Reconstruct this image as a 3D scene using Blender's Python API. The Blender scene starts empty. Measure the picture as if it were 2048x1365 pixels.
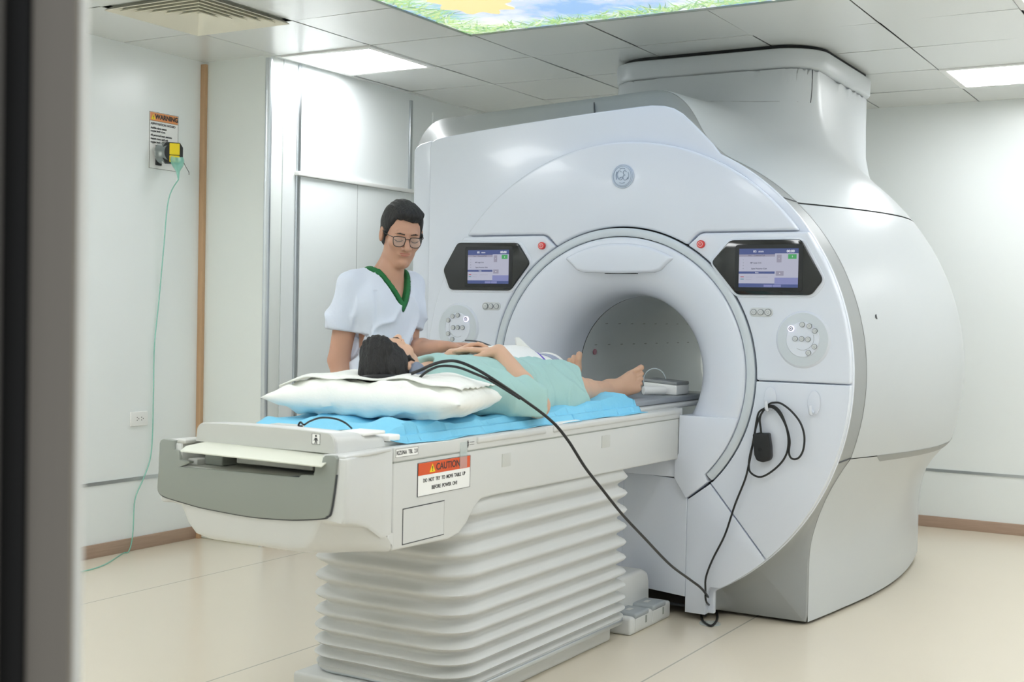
import bpy, bmesh, math, random
import numpy as np
from mathutils import Vector, Matrix
random.seed(7); np.random.seed(7)
S = bpy.context.scene
COL = S.collection
PI = math.pi

# ------------------------------------------------------------------ camera
CAM = np.array([4.5387, -3.9751, 1.2831])
yaw, pitch, roll, FPX = .5356, -.0227, .0195, 2538.05
_f = np.array([-math.sin(yaw)*math.cos(pitch), math.cos(yaw)*math.cos(pitch), math.sin(pitch)])
_r = np.array([math.cos(yaw), math.sin(yaw), 0.0]); _u = np.cross(_r, _f)
_r2 = _r*math.cos(roll)+_u*math.sin(roll); _u2 = -_r*math.sin(roll)+_u*math.cos(roll)
cd = bpy.data.cameras.new('camera'); cam = bpy.data.objects.new('camera', cd); COL.objects.link(cam)
cam.matrix_world = Matrix(((_r2[0], _u2[0], -_f[0], CAM[0]), (_r2[1], _u2[1], -_f[1], CAM[1]),
                           (_r2[2], _u2[2], -_f[2], CAM[2]), (0, 0, 0, 1)))
cd.sensor_width = 36.0; cd.lens = FPX/2048*36; cd.clip_start = .02; cd.clip_end = 60
cd.dof.use_dof = True; cd.dof.focus_distance = 5.2; cd.dof.aperture_fstop = 6.5
S.camera = cam

# ------------------------------------------------------------------ world, exposure
w = bpy.data.worlds.new('world'); S.world = w; w.use_nodes = True
w.node_tree.nodes['Background'].inputs[0].default_value = (.90, .95, 1, 1)
w.node_tree.nodes['Background'].inputs[1].default_value = .55
S.view_settings.view_transform = 'Standard'; S.view_settings.look = 'None'
S.view_settings.gamma = 1; S.view_settings.use_curve_mapping = False
S.view_settings.exposure = 0.0
S.cycles.max_bounces = 14; S.cycles.diffuse_bounces = 12; S.cycles.glossy_bounces = 5
LAMP = 16.2       # emission strength of the ceiling lamps
PICT = .80      # emission strength of the backlit ceiling picture

# ------------------------------------------------------------------ materials
def lin(c):
    return tuple(((v/255)/12.92 if v/255 <= .04045 else ((v/255+.055)/1.055)**2.4) for v in c)
def mat(name, rgb, rough=.5, metal=0, spec=.5, bump=0, bscale=60, var=0, vscale=6, coat=0, trans=0, alpha=1, sss=0, emit=None, estr=0, stretch=None):
    m = bpy.data.materials.new(name); m.use_nodes = True
    nt = m.node_tree; b = nt.nodes['Principled BSDF']
    c = lin(rgb)+(1,)
    b.inputs['Base Color'].default_value = c
    b.inputs['Roughness'].default_value = rough; b.inputs['Metallic'].default_value = metal
    b.inputs['Specular IOR Level'].default_value = spec; b.inputs['Coat Weight'].default_value = coat
    b.inputs['Transmission Weight'].default_value = trans; b.inputs['Alpha'].default_value = alpha
    if sss: b.inputs['Subsurface Weight'].default_value = sss; b.inputs['Subsurface Radius'].default_value = (.02, .008, .004); b.inputs['Subsurface Scale'].default_value = .6
    if emit: b.inputs['Emission Color'].default_value = lin(emit)+(1,); b.inputs['Emission Strength'].default_value = estr
    tc = nt.nodes.new('ShaderNodeTexCoord')
    def coords():
        mp = nt.nodes.new('ShaderNodeMapping'); nt.links.new(tc.outputs['Object'], mp.inputs[0])
        if stretch: mp.inputs['Scale'].default_value = stretch
        return mp
    if var or bump:
        n = nt.nodes.new('ShaderNodeTexNoise'); n.inputs['Scale'].default_value = vscale; n.inputs['Detail'].default_value = 5
        nt.links.new(coords().outputs[0], n.inputs['Vector'])
        mx = nt.nodes.new('ShaderNodeMix'); mx.data_type = 'RGBA'
        d = tuple(max(0, v*(1-var)) for v in c[:3])+(1,); u = tuple(min(1, v*(1+var*.6)) for v in c[:3])+(1,)
        mx.inputs[6].default_value = d; mx.inputs[7].default_value = u
        nt.links.new(n.outputs['Fac'], mx.inputs[0]); nt.links.new(mx.outputs[2], b.inputs['Base Color'])
    if bump:
        n2 = nt.nodes.new('ShaderNodeTexNoise'); n2.inputs['Scale'].default_value = bscale; n2.inputs['Detail'].default_value = 4
        nt.links.new(coords().outputs[0], n2.inputs['Vector'])
        bp = nt.nodes.new('ShaderNodeBump'); bp.inputs['Strength'].default_value = bump; bp.inputs['Distance'].default_value = .01
        nt.links.new(n2.outputs['Fac'], bp.inputs['Height']); nt.links.new(bp.outputs[0], b.inputs['Normal'])
    return m
def emat(name, rgb, s, base=.6):
    m = bpy.data.materials.new(name); m.use_nodes = True; nt = m.node_tree
    b = nt.nodes['Principled BSDF']; b.inputs['Base Color'].default_value = (base, base, base, 1)
    b.inputs['Emission Color'].default_value = lin(rgb)+(1,); b.inputs['Emission Strength'].default_value = s
    return m
M = dict(
 wall=mat('wall_panel_paint', (236, 240, 240), .28, var=.015, vscale=2),
 wallm=mat('wall_matte_paint', (232, 236, 233), .5, var=.015, vscale=2),
 taupe=mat('door_frame_taupe', (150, 143, 133), .55, var=.06, vscale=9, stretch=(20, 20, .6)),
 seal2=mat('door_leaf_grey', (140, 136, 130), .5), seal=mat('rubber_seal', (14, 13, 13), .7),
 alu=mat('brushed_aluminium', (205, 210, 214), .28, metal=1),
 wood=mat('oak_strip', (196, 160, 124), .5, var=.18, vscale=5, stretch=(14, 14, .7)),
 base=mat('baseboard_wood', (176, 150, 132), .45, var=.22, vscale=5, stretch=(1, 1, 26)),
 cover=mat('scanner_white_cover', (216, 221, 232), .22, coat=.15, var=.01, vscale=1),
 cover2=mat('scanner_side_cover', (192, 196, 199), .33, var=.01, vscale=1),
 band=mat('scanner_grey_band', (148, 151, 152), .4),
 ring=mat('scanner_ring', (200, 207, 214), .3),
 groove=mat('dark_groove', (70, 72, 76), .7),
 bore=mat('bore_liner', (205, 210, 212), .3),
 tblw=mat('table_white_plastic', (207, 208, 207), .35, var=.01),
 tblg=mat('table_grey_plastic', (142, 147, 141), .45),
 tblm=mat('table_mid_grey', (196, 197, 193), .4),
 bellow=mat('bellows_fabric', (201, 202, 201), .55, bump=.05, bscale=300),
 pedal=mat('pedal_grey', (158, 164, 168), .5),
 black=mat('black_rubber', (24, 26, 29), .45),
 blackg=mat('black_glass', (12, 14, 18), .08, coat=.3),
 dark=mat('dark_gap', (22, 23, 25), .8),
 red=mat('red_button', (214, 60, 58), .4),
 btn=mat('button_rim', (142, 146, 150), .4),
 btnc=mat('button_face', (205, 208, 210), .4),
 board=mat('slide_board_cream', (214, 216, 204), .5), white=mat('white_plastic', (240, 240, 238), .4),
 sheet=mat('blue_disposable_sheet', (126, 202, 234), .6, bump=.25, bscale=40, var=.06, vscale=9),
 pillow=mat('pillow_cotton', (238, 239, 235), .85, bump=.25, bscale=30),
 gown=mat('green_gown_cotton', (160, 196, 193), .85, bump=.12, bscale=60, var=.05, vscale=8),
 scrub=mat('white_scrub_cotton', (208, 215, 230), .85, bump=.12, bscale=50),
 green=mat('green_collar', (28, 104, 56), .8),
 pants=mat('white_trousers', (220, 224, 232), .85),
 skin=mat('skin_tan', (188, 144, 122), .5, sss=.12, var=.05, vscale=14),
 skin2=mat('skin_light', (208, 168, 142), .5, sss=.12, var=.05, vscale=14),
 lip=mat('lips', (178, 106, 96), .45), hair=mat('black_hair', (20, 19, 20), .6, bump=.9, bscale=120, stretch=(1, 1, .25)),
 brow=mat('eyebrow_hair', (66, 54, 48), .8), eye=mat('eyelid_line', (58, 42, 38), .7),
 orange=mat('label_orange', (216, 84, 34), .5), orange2=mat('sign_orange', (228, 150, 92), .5),
 ink=mat('label_ink', (50, 50, 52), .6), yellow=mat('yellow_label', (242, 214, 30), .5),
 cable=mat('cable_black', (26, 27, 28), .4), teal=mat('oxygen_tube_green', (140, 210, 192), .3, alpha=.6),
 film2=mat('lead_pale_grey', (205, 216, 222), .4), film=mat('clear_plastic_film', (210, 222, 222), .15, alpha=.35), purple=mat('purple_strap', (112, 86, 190), .6),
 strap=mat('grey_strap', (160, 166, 186), .7), foam=mat('white_foam', (244, 242, 238), .8, bump=.1, bscale=40),
 cupg=mat('ear_cup_grey', (120, 130, 150), .4), padg=mat('grey_pad', (150, 155, 162), .5), lensg=mat('spectacle_lens', (215, 222, 226), .05, alpha=.16),
  badge2=mat('badge_line', (150, 164, 186), .35), badge=mat('badge_silver', (196, 206, 222), .35, metal=.25), grille=mat('vent_cream', (236, 232, 216), .5),
)

# ------------------------------------------------------------------ object helpers
def wloc(o):
    v = Vector((0, 0, 0))
    while o is not None: v = v+o.location; o = o.parent
    return v
def empty(name, loc, label, cat, group=None):
    o = bpy.data.objects.new(name, None); COL.objects.link(o); o.location = loc
    o.empty_display_size = .1; o['label'] = label; o['category'] = cat
    if group: o['group'] = group
    return o
def tag(o, label, cat, group=None):
    o['label'] = label; o['category'] = cat
    if group: o['group'] = group
    return o
def mk(name, V, F, m, parent=None, smooth=True, bevel=0, seg=3, angle=35, mats=None, fmat=None, flip=False):
    """world-space vertices -> one mesh object, stored relative to its parent (or its own base)"""
    V = np.asarray(V, float).reshape(-1, 3)
    if parent is None:
        lo = V.min(0); hi = V.max(0); org = Vector(((lo[0]+hi[0])/2, (lo[1]+hi[1])/2, lo[2]))
    else: org = wloc(parent)
    me = bpy.data.meshes.new(name)
    if flip: F = [tuple(reversed(f)) for f in F]
    me.from_pydata((V-np.array(org)).tolist(), [], [tuple(int(i) for i in f) for f in F])
    for q in (mats or [m]): me.materials.append(q)
    if fmat is not None: me.polygons.foreach_set('material_index', fmat)
    me.update(); me.validate()
    bm = bmesh.new(); bm.from_mesh(me); bmesh.ops.recalc_face_normals(bm, faces=bm.faces); bm.to_mesh(me); bm.free()
    if smooth: me.polygons.foreach_set('use_smooth', [True]*len(me.polygons))
    o = bpy.data.objects.new(name, me); COL.objects.link(o)
    if parent is None: o.location = org
    else: o.parent = parent
    if bevel:
        b = o.modifiers.new('bevel', 'BEVEL'); b.width = bevel; b.segments = seg; b.limit_method = 'ANGLE'; b.angle_limit = math.radians(angle)
        b.harden_normals = False
        apply_mods(o)
    if smooth: sharp(o, 38)
    return o
def sharp(o, deg):
    me = o.data
    bm = bmesh.new(); bm.from_mesh(me)
    a = math.radians(deg)
    for e in bm.edges:
        if len(e.link_faces) == 2: e.smooth = e.calc_face_angle(0) < a
    bm.to_mesh(me); bm.free()
def apply_mods(o):
    dg = bpy.context.evaluated_depsgraph_get(); dg.update()
    me = bpy.data.meshes.new_from_object(o.evaluated_get(dg))
    old = o.data; o.modifiers.clear(); o.data = me; me.name = old.name
    if me.users: bpy.data.meshes.remove(old)
def struct(o): o['kind'] = 'structure'; return o
class MB:
    def __init__(s): s.V = []; s.F = []; s.fm = []
    def add(s, V, F, k=0):
        n = len(s.V); s.V += [tuple(v) for v in V]; s.F += [tuple(i+n for i in f) for f in F]; s.fm += [k]*len(F); return s
    def box(s, a, b, k=0):
        x0, y0, z0 = a; x1, y1, z1 = b
        V = [(x0, y0, z0), (x1, y0, z0), (x1, y1, z0), (x0, y1, z0), (x0, y0, z1), (x1, y0, z1), (x1, y1, z1), (x0, y1, z1)]
        return s.add(V, [(0, 3, 2, 1), (4, 5, 6, 7), (0, 1, 5, 4), (1, 2, 6, 5), (2, 3, 7, 6), (3, 0, 4, 7)], k)
    def obj(s, name, m, parent=None, **kw):
        if isinstance(m, list): return mk(name, s.V, s.F, m[0], parent, mats=m, fmat=s.fm, **kw)
        return mk(name, s.V, s.F, m, parent, **kw)
def box(name, a, b, m, parent=None, bevel=.004, **kw): return MB().box(a, b).obj(name, m, parent, bevel=bevel, **kw)
def area2(P): return sum(P[i][0]*P[(i+1) % len(P)][1]-P[(i+1) % len(P)][0]*P[i][1] for i in range(len(P)))
def prism(P, axis, c0, c1):
    """polygon P (2D) extruded along axis from c0 to c1: 'y' -> P=(x,z); 'x' -> P=(y,z); 'z' -> P=(x,y)"""
    P = list(P)
    if (area2(P) < 0): P = P[::-1]
    n = len(P)
    def pt(p, c): return {'y': (p[0], c, p[1]), 'x': (c, p[0], p[1]), 'z': (p[0], p[1], c)}[axis]
    V = [pt(p, c0) for p in P]+[pt(p, c1) for p in P]
    F = [tuple(range(n)), tuple(range(2*n-1, n-1, -1))]+[(i, i+n, (i+1) % n+n, (i+1) % n) for i in range(n)]
    if axis in 'xz': F = [tuple(reversed(f)) for f in F]
    return V, F
def pr(name, P, axis, c0, c1, m, parent=None, bevel=.004, **kw):
    V, F = prism(P, axis, c0, c1); return mk(name, V, F, m, parent, bevel=bevel, **kw)
def arc(cx, cz, R, a0, a1, n=24): return [(cx+R*math.cos(math.radians(a0+(a1-a0)*i/n)), cz+R*math.sin(math.radians(a0+(a1-a0)*i/n))) for i in range(n+1)]
def rrect(x0, z0, x1, z1, r, n=5):
    P = []
    for cx, cz, a in ((x1-r, z0+r, -90), (x1-r, z1-r, 0), (x0+r, z1-r, 90), (x0+r, z0+r, 180)): P += arc(cx, cz, r, a, a+90, n)
    return P
def loft(rings, closed=True, caps=True):
    n = len(rings[0]); V = [tuple(p) for r in rings for p in r]; F = []
    for j in range(len(rings)-1):
        for i in range(n if closed else n-1):
            a = j*n+i; b = j*n+(i+1) % n; F.append((a, b, b+n, a+n))
    if caps: F.append(tuple(range(n))[::-1]); F.append(tuple((len(rings)-1)*n+i for i in range(n)))
    return V, F
def fixn(o):
    bm = bmesh.new(); bm.from_mesh(o.data); bmesh.ops.recalc_face_normals(bm, faces=bm.faces); bm.to_mesh(o.data); bm.free(); return o
def cat(pts, n=8, closed=False):
    P = [np.array(p, float) for p in pts]; out = []
    N = len(P)
    rng = range(N if closed else N-1)
    for i in rng:
        if closed: p0, p1, p2, p3 = P[i-1], P[i], P[(i+1) % N], P[(i+2) % N]
        else: p0, p1, p2, p3 = P[max(i-1, 0)], P[i], P[i+1], P[min(i+2, N-1)]
        for k in range(n):
            t = k/n; out.append(.5*((2*p1)+(-p0+p2)*t+(2*p0-5*p1+4*p2-p3)*t*t+(-p0+3*p1-3*p2+p3)*t**3))
    if not closed: out.append(P[-1])
    return out
def tubegeo(pts, r, k=8, caps=True):
    P = [np.array(p, float) for p in pts]; N = len(P)
    rr = r if hasattr(r, '__len__') else [r]*N
    T = []
    for i in range(N):
        t = P[min(i+1, N-1)]-P[max(i-1, 0)]; T.append(t/(np.linalg.norm(t)+1e-12))
    up = np.array([0, 0, 1.0]) if abs(T[0][2]) < .9 else np.array([1.0, 0, 0])
    a = np.cross(T[0], up); a /= np.linalg.norm(a); rings = []
    for i in range(N):
        a = a-T[i]*(a@T[i]); a /= np.linalg.norm(a)+1e-12; b = np.cross(T[i], a)
        rings.append([P[i]+rr[i]*(a*math.cos(2*PI*j/k)+b*math.sin(2*PI*j/k)) for j in range(k)])
    return loft(rings, True, caps)
def tube(name, pts, r, m, parent=None, k=8, n=8, sm=True):
    V, F = tubegeo(cat(pts, n) if sm else pts, r, k); return fixn(mk(name, V, F, m, parent))
def disc(mb, c, R, y0, y1, n=28, k=0, ax='y'):
    P = [(c[0]+R*math.cos(2*PI*i/n), c[1]+R*math.sin(2*PI*i/n)) for i in range(n)]
    V, F = prism(P, ax, y0, y1); mb.add(V, F, k)
FR = {'-y': Matrix(((1, 0, 0), (0, 0, -1), (0, 1, 0))), '+x': Matrix(((0, 0, 1), (1, 0, 0), (0, 1, 0)))}
def text(name, s, size, loc, face, m, parent, align='CENTER', bold=0, sx=1, depth=.0004):
    cu = bpy.data.curves.new(name, 'FONT'); cu.body = s; cu.size = size; cu.align_x = align; cu.align_y = 'CENTER'
    cu.extrude = depth; cu.offset = bold
    t = bpy.data.objects.new(name, cu); COL.objects.link(t)
    dg = bpy.context.evaluated_depsgraph_get(); dg.update()
    me = bpy.data.meshes.new_from_object(t.evaluated_get(dg)); bpy.data.objects.remove(t)
    V = np.array([v.co[:] for v in me.vertices]); V[:, 0] *= sx
    F = [tuple(p.vertices) for p in me.polygons]; bpy.data.meshes.remove(me)
    R = np.array(FR[face]) if isinstance(face, str) else np.array(face)
    return mk(name, V@R.T+np.array(loc), F, m, parent, smooth=False)
def cut(o, cutters):
    """boolean-subtract closed meshes (V,F) given in world space"""
    for V, F in cutters:
        me = bpy.data.meshes.new('tmp'); me.from_pydata([tuple(v) for v in V], [], F)
        c = bpy.data.objects.new('tmp', me); COL.objects.link(c); fixn(c)
        b = o.modifiers.new('b', 'BOOLEAN'); b.operation = 'DIFFERENCE'; b.object = c; b.solver = 'EXACT'
        apply_mods(o); bpy.data.objects.remove(c)
    return o
def copytree(o, dv, parent=None, **tags):
    c = o.copy(); COL.objects.link(c)
    if parent is None: c.location = o.location+Vector(dv)
    else: c.parent = parent
    for k, v in tags.items(): c[k] = v
    for ch in list(o.children): copytree(ch, dv, c)
    return c
# ================================================================== ROOM
H = 2.62; XL, XS, YP, YB, XR, YF = -.52, -.045, 1.17, 4.13, 6.2, -3.3
struct(box('wall_left', (XL-.12, YF-.15, 0), (XL, YP, 2.75), M['wall'], bevel=0))
struct(box('wall_pillar', (XL-.12, YP, 0), (XS, YP+.12, 2.75), M['wallm'], bevel=.012))
struct(box('wall_side', (XS-.12, YP+.12, 0), (XS, YB+.12, 2.75), M['wall'], bevel=0))
struct(box('wall_back', (XS-.12, YB, 0), (XR+.12, YB+.12, 2.75), M['wall'], bevel=0))
struct(box('wall_right', (XR, YF-.15, 0), (XR+.12, YB, 2.75), M['wall'], bevel=0))
mb = MB(); mb.box((XL, YF-.11, 0), (3.60, YF, 2.75)); mb.box((5.15, YF-.12, 0), (XR, YF, 2.75)); mb.box((3.60, YF-.11, 2.3), (5.15, YF, 2.75))
struct(mb.obj('wall_front', M['wallm'], smooth=False))
# floor: vinyl sheets with welded joints
def floor_mat():
    m = mat('vinyl_floor', (220, 210, 192), .22, var=.03, vscale=1.3); nt = m.node_tree; b = nt.nodes['Principled BSDF']
    src = b.inputs['Base Color'].links[0].from_socket
    tc = nt.nodes.new('ShaderNodeTexCoord'); sp = nt.nodes.new('ShaderNodeSeparateXYZ'); nt.links.new(tc.outputs['Object'], sp.inputs[0])
    def line(sock, per, off, wd):
        a = nt.nodes.new('ShaderNodeMath'); a.operation = 'ADD'; a.inputs[1].default_value = off; nt.links.new(sock, a.inputs[0])
        p = nt.nodes.new('ShaderNodeMath'); p.operation = 'PINGPONG'; p.inputs[1].default_value = per/2; nt.links.new(a.outputs[0], p.inputs[0])
        l = nt.nodes.new('ShaderNodeMath'); l.operation = 'LESS_THAN'; l.inputs[1].default_value = wd; nt.links.new(p.outputs[0], l.inputs[0]); return l
    l = line(sp.outputs[0], 1.235, .01, .0035)
    mx = nt.nodes.new('ShaderNodeMix'); mx.data_type = 'RGBA'; nt.links.new(l.outputs[0], mx.inputs[0]); nt.links.new(src, mx.inputs[6])
    mx.inputs[7].default_value = lin((176, 172, 160))+(1,); nt.links.new(mx.outputs[2], b.inputs['Base Color']); return m
fl = MB().box((-2.765+2.7-2.2, YF-2.2, -.05), (7.765-.0, YB+.2, 0)).obj('floor', floor_mat(), smooth=False); struct(fl)
# object origin x = middle of the floor; joints are laid out from it
fx = fl.location.x
for n in fl.data.materials[0].node_tree.nodes:
    if n.type == 'MATH' and n.operation == 'ADD': n.inputs[1].default_value = (fx-2.70) % 1.235
# ceiling tiles on a 0.6 m grid
LIGHTS = [(0, 2), (5, 5), (0, -2), (6, 2), (8, 5), (6, -2), (8, 2), (8, -2), (3, -4), (0, -5), (6, -5)]  # first pair in view, fourth inferred from a bright corner, others added for brightness
rng = random.Random(4)
mb = MB(); ceilm = mat('ceiling_tile', (222, 224, 222), .24, metal=0, spec=.6, var=.02, vscale=.8)
for c in range(-1, 11):
    for rr in range(-6, 7):
        if (c, rr) in LIGHTS or (c, rr) == (0, 0) or (2 <= c <= 5 and -1 <= rr <= 1): continue
        x0, x1, y0, y1 = c*.6+.0045, c*.6+.5955, rr*.6+.0045, rr*.6+.5955
        t = [rng.uniform(0, .003) for _ in range(3)]; t.append(t[0]+t[2]-t[1])
        V = [(x0, y0, H+t[0]), (x1, y0, H+t[1]), (x1, y1, H+t[2]), (x0, y1, H+t[3])]
        V += [(v[0], v[1], v[2]+.003) for v in V]
        mb.add(V, [(0, 3, 2, 1), (0, 1, 5, 4), (1, 2, 6, 5), (2, 3, 7, 6), (3, 0, 4, 7), (4, 5, 6, 7)], 0)
mb.box((XL-.12, YF-.15, H+.05), (XR+.12, YB+.12, H+.09), 1)
struct(mb.obj('ceiling', [ceilm, M['dark']], smooth=False))
# lamps
lampm = emat('lamp_diffuser', (250, 253, 255), LAMP)
for i, (c, rr) in enumerate(LIGHTS):
    x, y = c*.6+.3, rr*.6+.3
    lab = {0: 'glowing square ceiling lamp above the white side wall, nearest the warning sign', 1: 'glowing square ceiling lamp to the right of the scanner duct, by the back wall'}.get(i, 'unseen square recessed ceiling lamp outside the view, fills the room with light')
    t = empty('ceiling_lamp', (x, y, H-.012), lab, 'ceiling lamp', 'square ceiling lamps')
    m_ = MB(); a, b = .297, .262
    for q in ((-a, -a, a, -b), (-a, b, a, a), (-a, -b, -b, b), (b, -b, a, b)): m_.box((x+q[0], y+q[1], H-.008), (x+q[2], y+q[3], H+.02))
    m_.obj('frame', M['white'], t, bevel=.003)
    MB().box((x-b, y-b, H-.001), (x+b, y+b, H+.012)).obj('diffuser', lampm, t, smooth=False)
# vent
t = empty('air_vent', (.3, .3, H-.02), 'cream square air vent with nested louvres in the ceiling', 'air vent')
for k in range(6):
    a = .29-k*.046; z0 = H-.016+k*.001; m_ = MB()
    for j in range(4):
        c_, s_ = math.cos(j*PI/2), math.sin(j*PI/2)
        def R(p): return (.3+p[0]*c_-p[1]*s_, .3+p[0]*s_+p[1]*c_, p[2])
        wd = .030
        m_.add([R(p) for p in ((-a, a, z0), (a, a, z0), (a-wd, a-wd, z0+.022), (-a+wd, a-wd, z0+.022), (-a, a, z0+.004), (a, a, z0+.004), (a-wd, a-wd, z0+.026), (-a+wd, a-wd, z0+.026))],
               [(0, 1, 2, 3), (7, 6, 5, 4), (0, 4, 5, 1), (2, 6, 7, 3), (1, 5, 6, 2), (3, 7, 4, 0)])
    m_.obj('frame' if k == 0 else 'louvre', M['grille'], t, smooth=False)
MB().box((.01, .01, H+.015), (.59, .59, H+.03)).obj('duct_back', M['tblg'], t, smooth=False)
# backlit picture
def pict_mat():
    m = bpy.data.materials.new('backlit_sky_print'); m.use_nodes = True; nt = m.node_tree; b = nt.nodes['Principled BSDF']
    b.inputs['Base Color'].default_value = (.3, .3, .3, 1); b.inputs['Roughness'].default_value = .3
    tc = nt.nodes.new('ShaderNodeTexCoord')
    n = nt.nodes.new('ShaderNodeTexNoise'); n.inputs['Scale'].default_value = 2.2; n.inputs['Detail'].default_value = 7; n.inputs['Roughness'].default_value = .6
    nt.links.new(tc.outputs['Object'], n.inputs['Vector'])
    cr = nt.nodes.new('ShaderNodeValToRGB'); e = cr.color_ramp.elements
    e[0].position = .42; e[0].color = lin((140, 190, 245))+(1,); e[1].position = .60; e[1].color = (1, 1, 1, 1)
    nt.links.new(n.outputs['Fac'], cr.inputs[0]); nt.links.new(cr.outputs[0], b.inputs['Emission Color']); b.inputs['Emission Strength'].default_value = PICT*1.1
    return m
t = empty('ceiling_picture', (2.4, .3, H-.01), 'backlit ceiling picture of blue sky, clouds, green grass and a yellow flower', 'ceiling picture')
m_ = MB(); m_.box((1.203, -.597, H-.002), (3.597, 1.197, H+.015)); m_.obj('print', pict_mat(), t, smooth=False)
gm = [emat('print_grass_%d' % i, c, PICT) for i, c in enumerate(((150, 205, 90), (110, 180, 90), (190, 225, 120), (70, 130, 70), (235, 245, 225)))]
rg = random.Random(11); V = []; F = []; fm = []
def blade(x, y, a, L, wd, k, z):
    pts = []; cv = rg.uniform(-.9, .9)
    for s in range(6):
        q = s/5; pts.append((x, y, wd*(1-q)**.8)); x += math.cos(a)*L/5; y += math.sin(a)*L/5; a += cv/5
    n = len(V)
    for s, (px, py, ww) in enumerate(pts):
        nx, ny = -math.sin(a), math.cos(a)
        for sg in (-1, 1): V.append((min(max(px+nx*ww*sg, 1.206), 3.594), min(max(py+ny*ww*sg, -.594), 1.194), z))
    for s in range(5): F.append((n+2*s, n+2*s+1, n+2*s+3, n+2*s+2)); fm.append(k)
for i in range(1500):
    k = rg.choice([0, 0, 1, 1, 2, 3, 4]); z = H-.0025-.000001*i
    if rg.random() < .5: blade(rg.uniform(1.2, 3.6), 1.19-rg.uniform(0, .05), -PI/2+rg.uniform(-1.2, 1.2), rg.uniform(.05, .19), rg.uniform(.003, .008), k, z)
    elif rg.random() < .7: blade(1.205+rg.uniform(0, .05), rg.uniform(-.6, 1.19), rg.uniform(-1.2, 1.2), rg.uniform(.08, .30), rg.uniform(.003, .009), k, z)
    else: blade(rg.uniform(1.2, 3.6), -.59, PI/2+rg.uniform(-1, 1), rg.uniform(.1, .3), rg.uniform(.003, .008), k, z)
mk('printed_grass', V, F, gm[0], t, mats=gm, fmat=fm, smooth=False)
V = [(1.60, .62, H-.0045)]; n_ = 40
for i in range(n_): a = 2*PI*i/n_; q = 1+.16*math.sin(9*a); V.append((1.55+.16*q*math.cos(a), .66+.20*q*math.sin(a), H-.0045))
mk('printed_flower', V, [(0, 1+i, 1+(i+1) % n_) for i in range(n_)], emat('print_flower', (252, 214, 120), PICT*1.1), t, smooth=False)
m_ = MB(); m_.box((1.2, 1.194, H-.010), (3.6, 1.203, H+.01)); m_.box((1.197, -.6, H-.010), (1.206, 1.2, H+.01)); m_.box((1.2, -.603, H-.01), (3.6, -.594, H+.01)); m_.box((3.594, -.6, H-.01), (3.603, 1.2, H+.01))
m_.obj('frame', M['tblg'], t, smooth=False)
# skirting, strips, rails
struct(box('baseboard_left', (XL, YF, 0), (XL+.012, YP, .068), M['base'], bevel=.002))
struct(box('baseboard_back', (XS, YB-.012, 0), (XR, YB, .068), M['base'], bevel=.002))
struct(box('baseboard_side', (XS, YP, 0), (XS+.012, YB-.012, .068), M['base'], bevel=.002))
struct(box('trim_1', (XL, YP-.022, .0), (XL+.034, YP, H-.012), M['wood'], bevel=.002))
struct(box('trim_2', (XL, YF, .365), (XL+.004, YP-.022, .383), M['alu'], bevel=0))
struct(box('trim_3', (XS, YB-.004, .345), (XR, YB, .363), M['alu'], bevel=0))
struct(pr('trim_4', arc(XS-.022, YP+.022, .026, -90, 0, 8)+[(XS-.022, YP+.022)], 'z', 0, H-.01, M['alu'], bevel=0))
struct(box('trim_5', (XS, 1.400, 2.03), (XS+.012, 1.425, H-.005), M['alu'], bevel=.003))
struct(box('trim_6', (XS, 2.45, 2.03), (XS+.012, 2.475, H-.04), M['alu'], bevel=.003))
struct(box('trim_7', (XS, 2.70, .07), (XS+.008, 2.72, H-.08), M['wall'], bevel=.003))
struct(box('trim_8', (XS, 1.385, 2.008), (XS+.03, 2.50, 2.03), M['white'], bevel=.003))
struct(box('trim_9', (XS, 1.392, .068), (XS+.014, 1.412, 2.008), M['alu'], bevel=.002))
struct(box('trim_10', (XS, 1.4125, .068), (XS+.001, 1.424, 2.008), M['dark'], bevel=0))
struct(box('door_1', (XS, 1.425, .07), (XS+.012, 2.47, 2.006), M['wall'], bevel=.002))
struct(box('trim_11', (XS+.012, 1.93, .07), (XS+.0125, 1.933, 2.006), M['band'], bevel=0))
# entrance frame beside the camera (sliding door edge, seal and jamb)
t = bpy.data.objects.new('door_2', None); COL.objects.link(t); t.location = (3.80, -3.41, 0); t['kind'] = 'structure'
box('door_leaf', (3.40, -3.440, .01), (3.818, -3.4105, 2.2), M['seal2'], t, bevel=.002)
box('seal', (3.818, -3.425, .01), (3.842, -3.4105, 2.2), M['seal'], t, bevel=.001)
box('jamb_plate', (3.842, -3.422, .0), (3.884, -3.4185, 2.25), M['taupe'], t, bevel=.0008)
box('jamb_edge', (3.842, -3.4185, .0), (3.884, -3.4105, 2.25), M['white'], t, bevel=.001)
# ================================================================== SCANNER
GX, GZ = 2.12, 1.04
scan = empty('mri_scanner', (GX, 1.9, 0), 'large white tunnel scanner with two control screens and ceiling duct', 'MRI scanner')
RI = .629; RZ = 1.032           # seam circle of the inner ring
def ang(p, cz=RZ): return math.degrees(math.atan2(p[1]-cz, p[0]-GX))
G = .0025
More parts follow.
